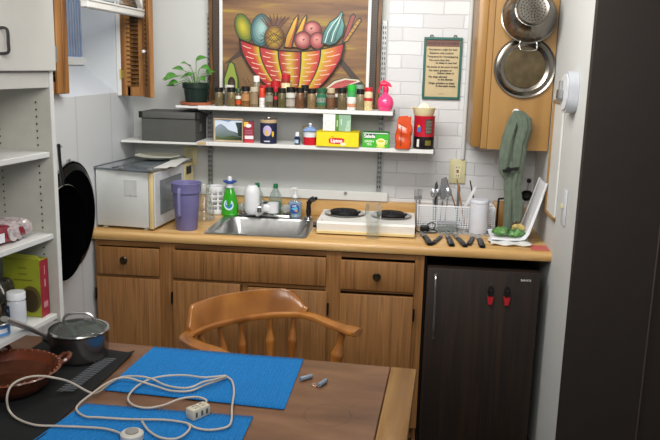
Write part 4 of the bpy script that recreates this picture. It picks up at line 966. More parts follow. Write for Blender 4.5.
t = thing('cork_bottle', 'small glass bottle with cork stopper behind the sugar bowl', 'bottle', (.968, -.14, ZL))
b = B(); b.lathe([(0, 0), (.02, 0), (.021, .003), (.021, .05), (.012, .066), (.013, .07), (0, .07)]); b.done('bottle_body', cm('#8f8f80', .15), t)
b = B(); b.lathe([(.016, .0705), (.018, .072), (.018, .09), (0, .091)]); b.done('cork', cm('#8a7a55', .8), t)
t = thing('sugar_bowl', 'white and red sugar bowl with blue-patterned lid', 'sugar bowl', (1.0, -.205, ZL))
b = B(); b.lathe([(0, 0), (.034, 0), (.0345, .004), (.0345, .0395), (0, .0395)], seg=32); b.done('red_base', cm('#c21c2c', .3), t)
b = B(); b.lathe([(.0335, .04), (.0335, .068), (0, .068)], seg=32); b.done('bowl_body', cm('#d9dce0', .25), t)
b = B(); b.lathe([(.0, .0685), (.038, .0685), (.040, .072), (.03, .082), (.012, .092), (.0, .094)], seg=32); b.done('lid', cm('#7f9bc8', .25, var=.35, vs=70), t)
b = B(); b.lathe([(.005, .093), (.005, .098), (.009, .103), (.006, .11), (0, .111)]); b.done('knob', cm('#d9dfea', .25), t)

t = thing('yellow_tea_box', 'long yellow tea box with red logo overhanging the lower shelf', 'box', (1.146, -.262, ZL))
w, h, d_ = .214, .075, .14
b = B(); b.box(-w/2, w/2, 0, d_, 0, h, .0015); b.done('carton', cm('#e8d21c', .4), t)
b = B(); b.box(-w/2-.001, w/2+.004, -.0025, .01, h, h+.002, .0005); b.done('flap', cm('#d8bf18', .45), t)
p = Paint(); q = [(-.042, .018), (-.045, .04), (-.02, .045), (.02, .044), (.034, .040), (.032, .018), (.01, .014), (-.02, .014)]
p.poly(q, '#c9141e'); p.text('Lipton', -.005, .0295, .024, '#fff4f0', .035, .95); p.ell(.028, .014, .014, .008, '#f0e8c0'); p.line([(.02, .006), (.045, .012), (.05, .03), (.044, .042)], .0012, '#f4efa0'); p.line([(-.034, .047), (-.024, .052), (-.018, .047)], .002, '#7a8a20')
p.build('label_print', t, (0, -.0004, 0))
t = thing('white_green_carton', 'upright white carton with faint circle print on the yellow box', 'box', (1.1, -.245, ZL+.0775))
b = B(); b.box(-.031, .031, 0, .06, 0, .088, .001); b.done('carton', cm('#dfe2e0', .45), t)
p = Paint(); n = 20
p.line([(-.004+.014*math.cos(.5+5*i/n), .036+.015*math.sin(.5+5*i/n)) for i in range(n+1)], .0018, '#b8bdb8'); p.line([(.018, .03), (.018, .05)], .0014, '#a8ada8'); p.build('label_print', t, (0, -.0004, 0))
t = thing('green_tea_carton', 'pale green upright carton with dark green strip on the yellow box', 'box', (1.1705, -.245, ZL+.0775))
b = B(); b.box(-.0385, .0385, 0, .06, 0, .081, .001); b.done('carton', cm('#86ab90', .45), t)
p = Paint(); p.rect(-.0385, 0, -.021, .081, '#4f7d28'); p.rect(-.032, .022, -.027, .055, '#c3d4a4'); p.rect(-.011, .03, -.007, .06, '#cfe0d4'); p.poly([(.01, .0), (.038, .0), (.038, .06), (.02, .05)], '#a4c2aa'); p.build('label_print', t, (0, -.0004, 0))
t, w, h = carton('salada_box', 'bright green tea box with yellow cup picture on the lower shelf', 362.3, 389, 133, .075, '#3fae2c', 0, 0, 'box', -.245)
p = Paint(); p.rect(-w*.44, h*.62, -w*.02, h*.92, '#123a2a'); p.text('Salada', -w*.23, h*.77, .024, '#f2f5ee', .03, .92); p.text('GREEN', -w*.24, h*.42, .015, '#e4f2d8', .02); p.text('TEA', -w*.24, h*.22, .015, '#e4f2d8', .02)
p.ell(w*.2, h*.36, .022, .022, '#dfe37a'); p.ell(w*.2, h*.46, .024, .011, '#f2f4d8'); p.ell(w*.2, h*.46, .019, .007, '#cfc832'); p.line([(w*.2+.02, h*.5), (w*.2+.033, h*.5), (w*.2+.028, h*.3), (w*.2+.018, h*.26)], .003, '#e6e9a8'); p.ell(w*.2, h*.08, .024, .005, '#cfd85a')
p.build('label_print', t, (0, -.0004, 0))
b = B(); b.box(-w/2, w/2+.002, -.003, .075, h+.0005, h+.004, .001); b.done('box_lid', cm('#2c7a24', .45), t)
b = B(); b.box(-w/2+.004, w/2-.006, -.004, -.0012, h-.004, h+.0003, .0005); b.done('white_strip', W['whiteplastic'], t)

t = thing('orange_bag', 'folded orange foil coffee bag beside the red coffee tin', 'bag', (1.473, -.235, ZL))
def bag(u, v):
    a = 2*PI*u; w = .043*(1-.30*max(0, v-.55)/.45)-.004*(1-v); d = .032*(1-.75*max(0, v-.5)/.5)
    sg = lambda x: math.copysign(abs(x)**.55, x)
    return (w*sg(math.cos(a))+.006*v+.003*math.sin(v*13+a*2), d*sg(math.sin(a))+.002*math.sin(v*17+a*3), .002+.158*v)
b = B(); b.grid(bag, 36, 20, closeu=True); b.bm.verts.ensure_lookup_table(); b.bm.faces.new([b.bm.verts[i*21] for i in range(36)]); b.bm.faces.new([b.bm.verts[i*21+20] for i in range(36)])
fo = mat('orange_foil', '#cc4a1a', .28, var=.15, vs=15, coat=.3, bump=.4, bs=40)
b.done('bag_body', fo, t)
b = B(); b.prism([(-.02, .162), (.02, .166), (.034, .145), (.045, .09), (.036, .085), (.0, .115), (-.026, .13)], -.012, 'xz', -.012); b.done('folded_top', fo, t)
b = B()
for k in range(10): b.box(-.012, -.008, -.0365, -.033, .02+k*.0095, .0255+k*.0095, .0005)
b.done('seam_print', cm('#5a2412', .5), t)
t = thing('coffee_tin', 'large red and black coffee tin under the juicer', 'tin', (1.577, -.185, ZL))
b = B(); b.lathe([(0, 0), (.0515, 0), (.0525, .002), (.0525, .062), (0, .062)], seg=48); b.done('black_base', cm('#191415', .35), t)
b = B(); b.lathe([(.0525, .0625), (.0525, .158), (.0535, .16), (.0535, .164), (0, .164)], seg=48); b.done('tin_body', cm('#b81a30', .35), t)
p = Paint(.0003); p.rect(.004, .076, .044, .15, '#3c3430')
for k in range(9): p.rect(.008, .082+k*.0072, .04, .085+k*.0072, '#8d8576')
p.rect(-.035, .085, -.018, .115, '#2c6fb0'); p.rect(-.033, .11, -.022, .12, '#d8a232'); p.rect(.006, .02, .036, .045, '#6e6326'); p.rect(-.034, .012, -.022, .05, '#d8d6d2'); p.build('label_print', t, wrap=.0528)
t = thing('citrus_juicer', 'cream plastic citrus juicer sitting on the coffee tin', 'juicer', (1.572, -.185, ZL+.1645))
b = B(); b.lathe([(0, 0), (.045, 0), (.05, .006), (.056, .034), (.059, .04), (.056, .041), (.05, .03), (.03, .026), (0, .026)], seg=40); b.box(-.068, -.05, -.01, .01, .032, .039, .003); b.done('juicer_bowl', cm('#dccfa6', .4), t)
b = B(); b.lathe([(.03, .0265), (.028, .04), (.018, .056), (.006, .066), (0, .067)], seg=40)
for v in b.bm.verts:
    a = math.atan2(v.co.y, v.co.x); s_ = 1+.12*math.cos(a*10); v.co.x *= s_; v.co.y *= s_
b.done('reamer', cm('#e6e0cc', .4), t)

# ------------------------------------------------------------------ framed rules sign
t = thing('kitchen_rules_sign', 'green framed sign with rules text hanging on the white brick wall', 'sign', (1.658, -.0015, 1.562), rot=(0, -.004, 0))
w, h = .098, .315
b = B()
for a in ((-w, w, 0, .013), (-w, w, h-.013, h), (-w, -w+.012, .013, h-.013), (w-.012, w, .013, h-.013)): b.box(a[0], a[1], -.016, 0, a[2], a[3], .002)
b.done('frame', cm('#1f5c52', .4), t)
b = B(); b.box(-w+.012, w-.012, -.008, -.002, .013, h-.013, 0); b.done('board', cm('#bfae88', .6), t)
p = Paint(); p.rect(-w+.013, h-.047, w-.013, h-.014, '#6a4236'); p.text('RULES of this TAVERN', 0, h-.031, .0165, '#1c1412', .02)
for s_, x, z in (('Fourpence a night for bed', 0, 0), ('Sixpence with potluck', -.006, 1), ('Twopence for horsekeeping', 0, 2), ('No more than five', -.016, 3), ('to sleep in one bed', .02, 3.75), ('No boots to be worn in bed', 0, 4.9), ('No razor grinders or', -.008, 5.9), ('tinkers taken in', .02, 6.65), ('No dogs allowed', -.02, 7.7), ('in the kitchen', .02, 8.45), ('Organ grinders to sleep', -.0, 9.5), ('in the wash house', .022, 10.3)):
    p.text(s_, x, h-.062-.0185*z*.97, .0138, '#1d1712', .03)
p.text('~ ~ ~', 0, .028, .014, '#6a3a2a', .02)
p.build('lettering', t, (0, -.0083, 0))
for x in (-.06, .06):
    b = B(); b.tube([(x-.006, -.008, h-.002), (x-.006, -.008, h+.009), (x+.006, -.008, h+.009), (x+.006, -.008, h-.002)], .0022, seg=6, sub=3); b.done('hanger', cm('#3a3a36', .4, metal=.6), t)
# ------------------------------------------------------------------ white shelf unit at the left
UZ = .86
t = thing('shelf_unit', 'white open shelf unit with cupboard door on top at the left', 'shelf unit', (.37, -1.73, UZ), -.145)
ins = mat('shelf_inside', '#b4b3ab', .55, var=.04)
DP, LN, TOP = .24, .88, 1.55
b = B(); b.box(-DP, 0, -.018, 0, 0, TOP, .001); b.done('side_panel', ins, t)
b = B(); b.box(-DP, 0, -LN, -LN+.018, 0, TOP, .001); b.done('side_panel', ins, t)
b = B(); b.box(.0003, .003, -.018, .0, 0, TOP, .0005); b.done('edge_strip', W['shelfwhite'], t)
b = B(); b.box(-DP, -DP+.008, -LN+.019, -.019, 0, TOP, 0); b.done('back_panel', ins, t)
for z, nm in ((.012, 'shelf_board'), (.285, 'shelf_board'), (.552, 'shelf_board')):
    b = B(); b.box(-DP+.009, -.008, -LN+.019, -.019, z, z+.018, .002); b.done(nm, W['shelfwhite'], t)
b = B(); b.box(-DP+.009, 0, -LN+.019, -.019, .772, .82, .001); b.done('cupboard_floor', W['cupwhite'], t)
b = B(); b.box(-DP+.009, 0, -LN+.019, -.019, 1.53, 1.55, .001); b.done('top_board', W['cupwhite'], t)
b = B(); b.box(.001, .019, -LN/2-.22, -.004, .823, 1.54, .003); dd = b.done('door', W['cupwhite'], t)
b = B(); b.tube([(.019, -.268, .872), (.045, -.268, .876), (.047, -.268, .9), (.045, -.268, .938), (.019, -.268, .942)], .0045, sub=4); b.done('handle', cm('#4b4b4a', .35, metal=.7), dd)
b = B(); b.cyl((.018, -.002, .85), (.018, -.002, .90), .0045, seg=8); b.done('hinge', W['zinc'], dd)
b = B(); b.box(.001, .019, -LN+.004, -LN/2-.223, .823, 1.54, .003); b.done('door', W['cupwhite'], t)
p = Paint()
for x in (-.047, -.18):
    z = .05
    while z < .74: p.ell(x, z, .0032, .0032, '#23221f', n=8); z += .0225
p.build('peg_hole_rows', t, (0, -.0186, 0))
b = B(); b.cyl((-.06, -.03, .545), (-.06, -.03, .551), .006, seg=8); b.box(-.066, -.054, -.036, -.019, .541, .551, .001); b.done('shelf_pin', cm('#7d6a4e', .5), t)
b = B(); b.box(-.36, -DP-.001, -.09, -.03, 1.3, 1.45, 0); b.M = Matrix(); b.done('mounting_cleat', W['cupwhite'], t)

# goods in the shelf unit
def up(x, y, z): return t_unit @ Vector((x, y, z))
t_unit = Matrix.Translation((.37, -1.73, UZ)) @ Matrix.Rotation(-.145, 4, 'Z')
q = up(-.09, -.2, .304)
t = thing('noodle_packet', 'red and clear plastic food packet on the middle shelf', 'packet', q, -.2)
rnd = random.Random(11)
def pillow(L, Wd, H, jit, seed):
    r_ = random.Random(seed); ph = [r_.uniform(0, 6) for _ in range(6)]
    def fn(u, v):
        a = 2*PI*v; k = (1-abs(2*u-1)**5); s_ = lambda x: math.copysign(abs(x)**.6, x)
        return (Wd/2*s_(math.cos(a))*(.75+.25*k)+jit*math.sin(9*u+ph[0]+a), -L/2+L*u, H/2+H/2*s_(math.sin(a))*k+jit*math.sin(14*u+3*a+ph[1]))
    return fn
b = B(); b.grid(pillow(.22, .1, .06, .002, 1), 24, 20); b.done('packet_body', mat('red_wrapper', '#8c1f35', .25, var=.5, vs=30, coat=.4), t)
b = B(); b.grid(pillow(.13, .106, .064, .004, 2), 20, 20)
for v in b.bm.verts: v.co.y += .055
b.done('clear_wrap', mat('crinkled_wrap', '#b3a6a8', .15, var=.35, vs=60, coat=.6, bump=.8, bs=50), t, ang=15)
b = B(); b.box(.052, .0535, -.055, -.02, .012, .04, 0); b.done('barcode_label', W['whiteplastic'], t)
b = B(); b.lathe([(0, .001), (.019, .001), (.017, 0)], (.053, .02, .026), 'x', 20); b.done('round_end', cm('#c9c2c0', .3), t)
q = up(-.085, -.055, .0305)
t = thing('cereal_box', 'yellow-green food box with red side on the lowest shelf', 'box', q, -.06)
b = B(); b.box(-.075, .055, -.025, .022, 0, .193, .001); b.done('carton', cm('#8d9424', .5), t)
b = B(); b.box(.0552, .0562, -.026, .023, 0, .19, 0); b.done('red_side', cm('#9c1f33', .5), t)
b = B(); b.prism([(-.075, .193), (.055, .193), (.04, .207), (-.06, .212)], .004, 'xz', -.02); b.done('open_flap', cm('#a3a634', .5), t)
p = Paint()
for k, w_ in enumerate((.012, .012, .03)): p.rect(-.008-w_, .162-.02*k, w_-.002, .166-.02*k, '#6a6a1c')
p.ell(.02, .06, .035, .045, '#5a4a22'); p.ell(.015, .055, .03, .038, '#3a3018'); p.build('label_print', t, (0, -.0256, 0))
p = Paint(); p.rect(-.004, .1, .003, .125, '#d8a0a8'); p.rect(-.003, .14, .002, .17, '#c98a93')
p.rect(-.014, .03, .012, .05, '#c98a93'); p.build('side_print', t, (.0566, 0, 0), (0, 1, 0))
q = up(-.07, -.145, .0305)
t = thing('white_pill_bottle', 'white ribbed-cap supplement bottle on the lowest shelf', 'bottle', q, 0)
b = B(); b.lathe([(0, 0), (.027, 0), (.029, .003), (.029, .072), (.024, .08), (0, .08)], seg=32); b.done('bottle_body', cm('#c9ccd4', .35), t)
b = B(); b.lathe([(.027, .0805), (.029, .082), (.029, .102), (.027, .105), (0, .105)], seg=40); b.done('cap', W['whiteplastic'], t)
p = Paint(.0003); p.rect(-.03, .01, -.008, .065, '#25406e'); p.rect(-.03, .012, -.012, .022, '#c8a63a'); p.rect(-.027, .044, -.013, .052, '#9fb6c8'); p.build('label_print', t, wrap=.0291)
q = up(-.14, -.12, .0305)
t = thing('snack_bag', 'dark crinkled snack bag behind the white bottle', 'bag', q, .1)
b = B(); b.grid(pillow(.09, .06, .13, .006, 4), 20, 22); b.done('bag_body', mat('dark_foil', '#3d3a33', .3, var=.6, vs=40, coat=.4, bump=.6, bs=40), t, ang=20)
q = up(-.13, -.225, .0305)
t = thing('snack_bag', 'brown and clear bag leaning at the left of the lowest shelf', 'bag', q, -.1)
b = B(); b.grid(pillow(.09, .07, .10, .007, 6), 20, 22); b.done('bag_body', mat('brown_bag', '#6d5a45', .3, var=.6, vs=50, coat=.4, bump=.6, bs=50), t, ang=20)
q = up(-.06, -.255, .0305)
t = thing('food_tin', 'low white tin with blue label at the front of the lowest shelf', 'tin', q, 0)
b = B(); b.lathe([(0, 0), (.036, 0), (.037, .002), (.037, .04), (.035, .042), (.034, .04), (0, .04)], seg=36); b.done('tin_body', W['steel'], t)
b = B(); b.lathe([(.0374, .005), (.0374, .036)], seg=36); b.done('label_band', cm('#4b86c2', .4, var=.4, vs=40), t)
b = B(); b.lathe([(.0378, .014), (.0378, .028)], seg=24, a0=-1.6, a1=-.2); b.done('label_patch', W['whiteplastic'], t)

# ------------------------------------------------------------------ pans hung flat on the left wall
for (cy, cz, r, x, lab, nm) in ((-.85, 1.03, .245, .012, 'large black steel-rimmed wok lid with painted edge highlights hung on the left wall', 'wok_lid'), (-1.10, 1.01, .2, .062, 'black frying pan hung in front of the wok lid', 'frying_pan')):
    t = thing(nm, lab, 'pan' if nm == 'frying_pan' else 'lid', (x, cy, cz))
    if nm == 'wok_lid':
        b = B(); b.lathe([(0, .045), (r*.3, .043), (r*.6, .034), (r*.85, .018), (r*.97, .004), (r, .001), (r, -.002), (r*.96, 0), (r*.6, .028), (0, .04)], (0, 0, 0), 'x', 64); b.done('lid_shell', mat('dark_polished_steel', '#050506', .8, var=.1, spec=.0), t)
        b = B(); b.lathe([(r*.84, .0195), (r*.9, .0155), (r*.96, .0065)], (0, 0, 0), 'x', 64); b.done('highlight_band', mat('highlight_streaks', '#2a2a2a', .3, .9, var=.8, vs=18), t)  # outer ring paints in the grey streak highlights near the edge
        b = B(); b.lathe([(r*1.005, -.003), (r*1.01, 0), (r*1.005, .003), (r*.99, .004)], (0, 0, 0), 'x', 64); b.done('rim', W['chrome'], t)
        b = B(); b.box(-.011, .0, -.01, .01, r-.02, r+.01, .002); b.done('hanging_tab', W['steel'], t)
    else:
        b = B(); b.lathe([(0, .001), (r*.8, .001), (r*.92, .012), (r, .036), (r*.985, .036), (r*.9, .016), (r*.78, .006), (0, .006)], (0, 0, 0), 'x', 64); b.done('pan_body', cm('#040405', .8, spec=0), t)
        b = B(); b.lathe([(r, .037), (r*1.012, .034), (r*1.0, .031)], (0, 0, 0), 'x', 64); b.done('rim', W['steel'], t)
        b = B(); b.tube([(.03, 0, r), (.022, 0, r+.1), (.02, 0, r+.17)], .011, flat=.6); b.done('handle', W['black'], t)
        b = B(); b.cyl((-.0615, 0, r+.16), (.034, 0, r+.16), .004, seg=8); b.done('hanging_peg', W['steel'], t)

# ------------------------------------------------------------------ table
TA = -.061; TZ = .75
t = thing('wooden_table', 'worn brown wooden table in the foreground with lighter end board', 'table', (1.557, -1.69, 0), TA)
m, nt, pb, rp = W['table']
# faint ring marks left by cups, part of the worn surface
tc = nt.nodes.new('ShaderNodeTexCoord'); prev = rp.outputs['Color']
for cx_, cy_, r_, k_ in ((-.232, -.395, .067, .55), (-.115, -.345, .06, .4)):
    vd = nt.nodes.new('ShaderNodeVectorMath'); vd.operation = 'DISTANCE'; vd.inputs[1].default_value = (cx_, cy_, TZ)
    nt.links.new(tc.outputs['Object'], vd.inputs[0])
    s1 = nt.nodes.new('ShaderNodeMath'); s1.operation = 'COMPARE'; s1.inputs[1].default_value = r_; s1.inputs[2].default_value = .0012
    nt.links.new(vd.outputs['Value'], s1.inputs[0])
    s2 = nt.nodes.new('ShaderNodeMath'); s2.operation = 'MULTIPLY'; s2.inputs[1].default_value = k_; nt.links.new(s1.outputs[0], s2.inputs[0])
    mx = nt.nodes.new('ShaderNodeMix'); mx.data_type = 'RGBA'; nt.links.new(s2.outputs[0], mx.inputs[0]); nt.links.new(prev, mx.inputs[6]); mx.inputs[7].default_value = lin('#1f1610'); prev = mx.outputs[2]
nt.links.new(prev, pb.inputs['Base Color'])
b = B(); b.box(-1.46, -.0865, -.9, 0, TZ-.028, TZ, .003); b.done('tabletop', m, t)
b = B(); b.box(-.0845, 0, -.9, .001, TZ-.028, TZ+.0004, .004, 2); b.done('end_board', W['table_end'], t)
b = B(); b.box(-1.41, -.07, -.07, -.05, TZ-.11, TZ-.029, .002); b.box(-1.41, -.07, -.85, -.83, TZ-.11, TZ-.029, .002); b.box(-.07, -.05, -.85, -.05, TZ-.11, TZ-.029, .002); b.box(-1.43, -1.41, -.85, -.05, TZ-.11, TZ-.029, .002); b.done('apron', m, t)
for x, y in ((-.11, -.11), (-.11, -.79), (-1.37, -.11), (-1.37, -.79)):
    b = B(); b.lathe([(0, -.09), (.018, -.09), (.022, -.04), (.028, .3), (.022, .5), (.03, .55), (.03, TZ-.111), (0, TZ-.111)], (x, y, 0), seg=20); b.done('leg', W['table_end'], t)
TT = TZ+.0012
# placemats
def mat_mesh(P00, P10, P11, P01, nx, ny, ribs, h=.003):
    """ribbed cloth mat, corners far-left, far-right, near-right, near-left"""
    P = [Vector((a[0], a[1])) for a in (P00, P10, P11, P01)]; bb = B()
    def fn(u, v):
        a = P[0]*(1-u)+P[1]*u; c_ = P[3]*(1-u)+P[2]*u; q = a*(1-v)+c_*v
        rb = math.sin(u*ribs*2*PI); e = .0022*rb
        if v < .01: q = q+(P[0]-P[3]).normalized()*e
        if v > .99: q = q-(P[0]-P[3]).normalized()*e
        return (q.x, q.y, h*.75+.0013*rb+.0005*math.sin(u*7+v*5))
    bb.grid(fn, nx, ny); return bb
blue = mat('blue_woven_cotton', '#0873b8', .85, var=.12, vs=150, bump=.5, bs=400)
c = [(at(*q_, 'z', TZ).x, at(*q_, 'z', TZ).y) for q_ in ((154, 348), (303.5, 360), (284, 410.5), (104, 391))]
o = mat_mesh(*c, 480, 14, 60).done('placemat', blue, None, (0, 0, TT), ang=80, solid=.002); tag(o, 'blue ribbed placemat lying near the far edge of the table', 'placemat', 'blue ribbed placemats on the table')
c = [(.606, -2.112), (1.097, -2.118), (1.09, -2.47), (.54, -2.47)]
o = mat_mesh(*c, 480, 14, 56).done('placemat', blue, None, (0, 0, TT), ang=80, solid=.002); tag(o, 'blue ribbed placemat nearest the camera at the bottom edge', 'placemat', 'blue ribbed placemats on the table')
t = thing('black_cloth', 'black cloth runner with grey stitched band under the pots', 'cloth', (.4, -2.0, TT))
b = B()
cc = [Vector((-.14, .345)), Vector((.208, .283)), Vector((.172, -.42)), Vector((-.2, -.42))]
def cf(u, v):
    q_ = (cc[0]*(1-u)+cc[1]*u)*(1-v)+(cc[3]*(1-u)+cc[2]*u)*v
    lift = .008*max(0, (u-.93)/.07)*max(0, 1-v*5)
    return (q_.x, q_.y, .0022+.0008*math.sin(u*13+v*9)+lift)
b.grid(cf, 30, 30); b.done('cloth_body', mat('black_cloth', '#101113', .9, var=.2, vs=60), t, solid=.002)
p = Paint()
for k in range(34):
    v = .09+k*.0125; x = .168-.036*v*1.1; y = .283-.703*v; p.line([(x-.045, y-.004*(k % 2)), (x+.004, y+.004*(k % 2))], .004, '#5c6066'); p.line([(x-.03, y), (x-.028, y-.009)], .0025, '#5c6066')
p.build('stitched_band', t, (0, 0, .0046), (1, 0, 0), (0, 1, 0))

# saucepan
t = thing('saucepan', 'stainless saucepan with glass lid and long handle on the black cloth', 'saucepan', (.443, -1.775, TT+.0045), 0)
b = B(); b.lathe([(0, 0), (.083, 0), (.09, .004), (.0925, .02), (.0945, .088), (.098, .092), (.095, .0925), (.091, .088), (.089, .02), (.08, .006), (0, .005)], seg=64)
b.done('pan_body', mat('pan_steel', '#8f8a86', .22, .95, var=.12, vs=6), t)
b = B(); b.lathe([(0, .121), (.03, .119), (.06, .111), (.085, .099), (.09, .0965)], seg=64); b.done('glass_lid', mat('lid_glass', '#5c6460', .05, alpha=.45, spec=1, var=.02), t, solid=.003)
b = B(); b.lathe([(.089, .094), (.097, .093), (.0985, .0955), (.096, .099), (.089, .0985), (.089, .094)], seg=64); b.done('lid_rim', W['chrome'], t)
b = B(); b.tube([(-.048, -.01, .112), (-.046, -.01, .132), (-.03, -.008, .146), (0, 0, .150), (.032, .006, .147), (.048, .008, .133), (.05, .008, .114)], .005, flat=.9); b.done('lid_handle', W['steel'], t)
b = B(); b.lathe([(0, .1215), (.006, .1215), (.006, .126), (0, .127)], (.02, .01, 0)); b.done('steam_vent', W['steel'], t)
b = B(); b.tube([(-.088, -.02, .072), (-.098, -.05, .085), (-.102, -.12, .13), (-.104, -.2, .175), (-.108, -.262, .212)], .012, rad=[.010, .010, .013, .016, .014], flat=.6, up=(0, 0, 1)); b.done('handle', mat('satin_handle', '#b5b2ae', .4, .55, var=.05), t)
b = B(); b.cyl((-.084, -.03, .055), (-.1, -.045, .075), .012); b.done('handle_bracket', W['steel'], t)

# terracotta bowl (scaled to .94 as one object)
t = thing('terracotta_dish', 'glazed terracotta dish with loop handles and scalloped rim at the left', 'bowl', (.35, -2.055, TT+.0045)); t.scale = (.94, .94, .94)
b = B(); b.lathe([(0, 0), (.085, 0), (.105, .008), (.135, .04), (.152, .066), (.158, .072), (.153, .075), (.145, .068), (.13, .045), (.1, .014), (0, .01)], seg=72)
for v in b.bm.verts:
    r_ = math.hypot(v.co.x, v.co.y)
    if r_ > .15: a = math.atan2(v.co.y, v.co.x); v.co.z += .0018*math.sin(a*36)
b.done('dish_body', W['terracotta'], t)
b = B(); b.lathe([(0, .0105), (.098, .0145), (.128, .046), (.126, .047), (.09, .0175), (0, .0125)], seg=48); b.done('shaded_inside', mat('shaded_glaze', '#4a2a1c', .25, var=.5, vs=9, coat=.5), t)  # inside glaze coloured darker to paint in the shade within the dish
for a in (.62, 2.2):
    b = B(); ca, sa = math.cos(a), math.sin(a); pr_ = lambda r_, s_, z: (r_*ca-s_*sa, r_*sa+s_*ca, z)
    b.tube([pr_(.148, -.022, .066), pr_(.172, -.022, .078), pr_(.186, 0, .084), pr_(.172, .022, .078), pr_(.148, .022, .066)], .008); b.done('handle', W['terracotta'], t)
b = B(); n = 40
for k in range(n): b.sphere((.149*math.cos(2*PI*k/n), .149*math.sin(2*PI*k/n), .073), .0042, seg=8, rings=5)
b.done('rim_beading', mat('rim_glaze', '#8a543a', .25, var=.2, coat=.4), t)

# extension cord
def onT(L, dz=0): return [tuple(at(x, y, 'z', TT+.008+dz+z)) for x, y, z in L]
cordm = cm('#b9b0a4', .4)
t = thing('extension_cord', 'beige-white extension cord looping over the placemats to its socket', 'cord', (.945, -2.14, TT))
off = Vector((.945, -2.14, TT))
def cord(L, nm='cable'):
    b = B(); b.tube([Vector(q_)-off for q_ in onT(L)], .0032, seg=8, sub=5); b.done(nm, cordm, t)
cord([(205, 404, .012), (206, 400, .012), (196, 397, .012), (180, 399, .008), (164, 405, .004), (147, 408, .002), (133, 405, .002), (128, 398, .004), (135, 388, .006), (148, 380, .008), (165, 376, .012), (185, 375.3, .014), (205, 377.5, .012), (226, 375.8, .01), (215, 379.5, .016), (203, 382, .018), (192, 387, .01), (180, 388, .006), (165, 385, .006), (152, 379, .012), (140, 376.5, .014), (126, 376.5, .01), (118, 378.5, .006), (108, 385, .002), (98, 392, .002), (90, 392.5, .012), (70, 382, .05), (55, 378, .076), (40, 376, .083), (25, 378, .083), (12, 385, .076), (7, 397, .05), (9, 410, .014), (18, 419, .002), (35, 425, .002), (55, 426, .002), (80, 427, .002), (103, 428.5, .002), (117, 432, .004), (124, 436, .004)])
cord([(226, 376.2, .005), (232, 381, .004), (234, 392, .006), (232, 407, .01), (231.5, 420, .008), (227, 427, .004), (210, 430, .002), (196, 428, .002), (186, 423, .004), (165, 420, .003), (142, 419.5, .003), (122, 419, .003), (100, 417.5, .004), (85, 416.5, .004), (76.5, 410, .004), (80, 403, .006), (93, 393, .01), (104, 385, .014), (116, 379, .017), (128, 378, .018), (142, 382, .012), (158, 387, .006), (172, 391, .003), (190, 391, .003), (205, 385, .006), (218, 380.5, .008), (226, 377.5, .006)])
cord([(188, 424, .012), (190, 428, .012), (184, 435, .006), (174, 439, .004), (160, 437.5, .004), (149, 431, .004), (143, 423, .006), (142, 420.5, .010)])
b = B(); b.M = Matrix.Rotation(.95, 4, 'Z'); b.box(-.031, .031, -.017, .017, .003, .034, .004, 2); b.done('socket_block', cm('#c9c1ae', .4), t)
p = Paint()
for x in (-.018, .008):
    for y in (-.009, .004): p.rect(x, y, x+.009, y+.003, '#4a4238')
p.rect(-.004, -.017, -.002, .017, '#7a7262')
p.build('socket_slots', t, (0, 0, .0342), (math.cos(.95), math.sin(.95), 0), (-math.sin(.95), math.cos(.95), 0))
p = Paint()
for x in (-.022, -.003, .014): p.rect(x, -.007, x+.007, .008, '#57503f')
p.build('side_slots', t, (.0172*math.sin(.95), -.0172*math.cos(.95), .018), (math.cos(.95), math.sin(.95), 0), (0, 0, 1))
q = at(132, 437, 'z', TT+.01)
t = thing('round_power_plug', 'round grey-white power plug at the cord end near the bottom', 'plug', (q.x, q.y, TT+.003))
b = B(); b.lathe([(0, 0), (.026, 0), (.03, .004), (.03, .018), (.025, .022), (0, .0225)], seg=32); b.done('plug_body', cm('#c7c3bb', .35), t)
b = B(); b.lathe([(.017, .0226), (.0175, .025), (.012, .0265), (0, .0268)], seg=24); b.done('centre_cap', cm('#8e8c88', .3), t)

# batteries and coin
for (p0, p1, lab) in (((299.5, 379.5), (313, 375.5), 'grey-blue battery lying left of the coins'), ((317, 386.5), (328, 379), 'grey-blue battery lying right of the coins')):
    a, c_ = at(*p0, 'z', TT+.007), at(*p1, 'z', TT+.007); d_ = (c_-a); d_.z = 0; d_.normalize(); ang_ = math.atan2(d_.y, d_.x); mid = (a+c_)/2
    t = thing('battery', lab, 'battery', (mid.x, mid.y, TT+.0072), ang_, 'two batteries on the table')
    b = B(); b.lathe([(0, -.024), (.0065, -.024), (.007, -.023), (.007, .0175), (.0, .0175)], (0, 0, 0), 'x', 20); b.done('sleeve', cm('#8592a2', .3, metal=.2), t)
    b = B(); b.lathe([(.007, .018), (.007, .0225), (.0055, .0235), (.0026, .0235), (.0026, .025), (0, .025)], (0, 0, 0), 'x', 20); b.done('positive_end', cm('#b9b6ae', .25, metal=.8), t)
for px, py, lab, c_ in ((313.5, 383.5, 'small coin between the two batteries', '#b9a9a0'), (316, 384.8, 'copper coin touching the right battery', '#a0704e')):
    q = at(px, py, 'z', TT+.004); t = thing('coin', lab, 'coin', (q.x, q.y, TT), 0, None, (.0, .0, 0))
    b = B(); b.lathe([(0, 0), (.0085, 0), (.009, .0004), (.009, .0014), (.0082, .0018), (.0078, .0014), (0, .0014)], seg=24); b.done('coin_disc', cm(c_, .25, metal=.9), t)

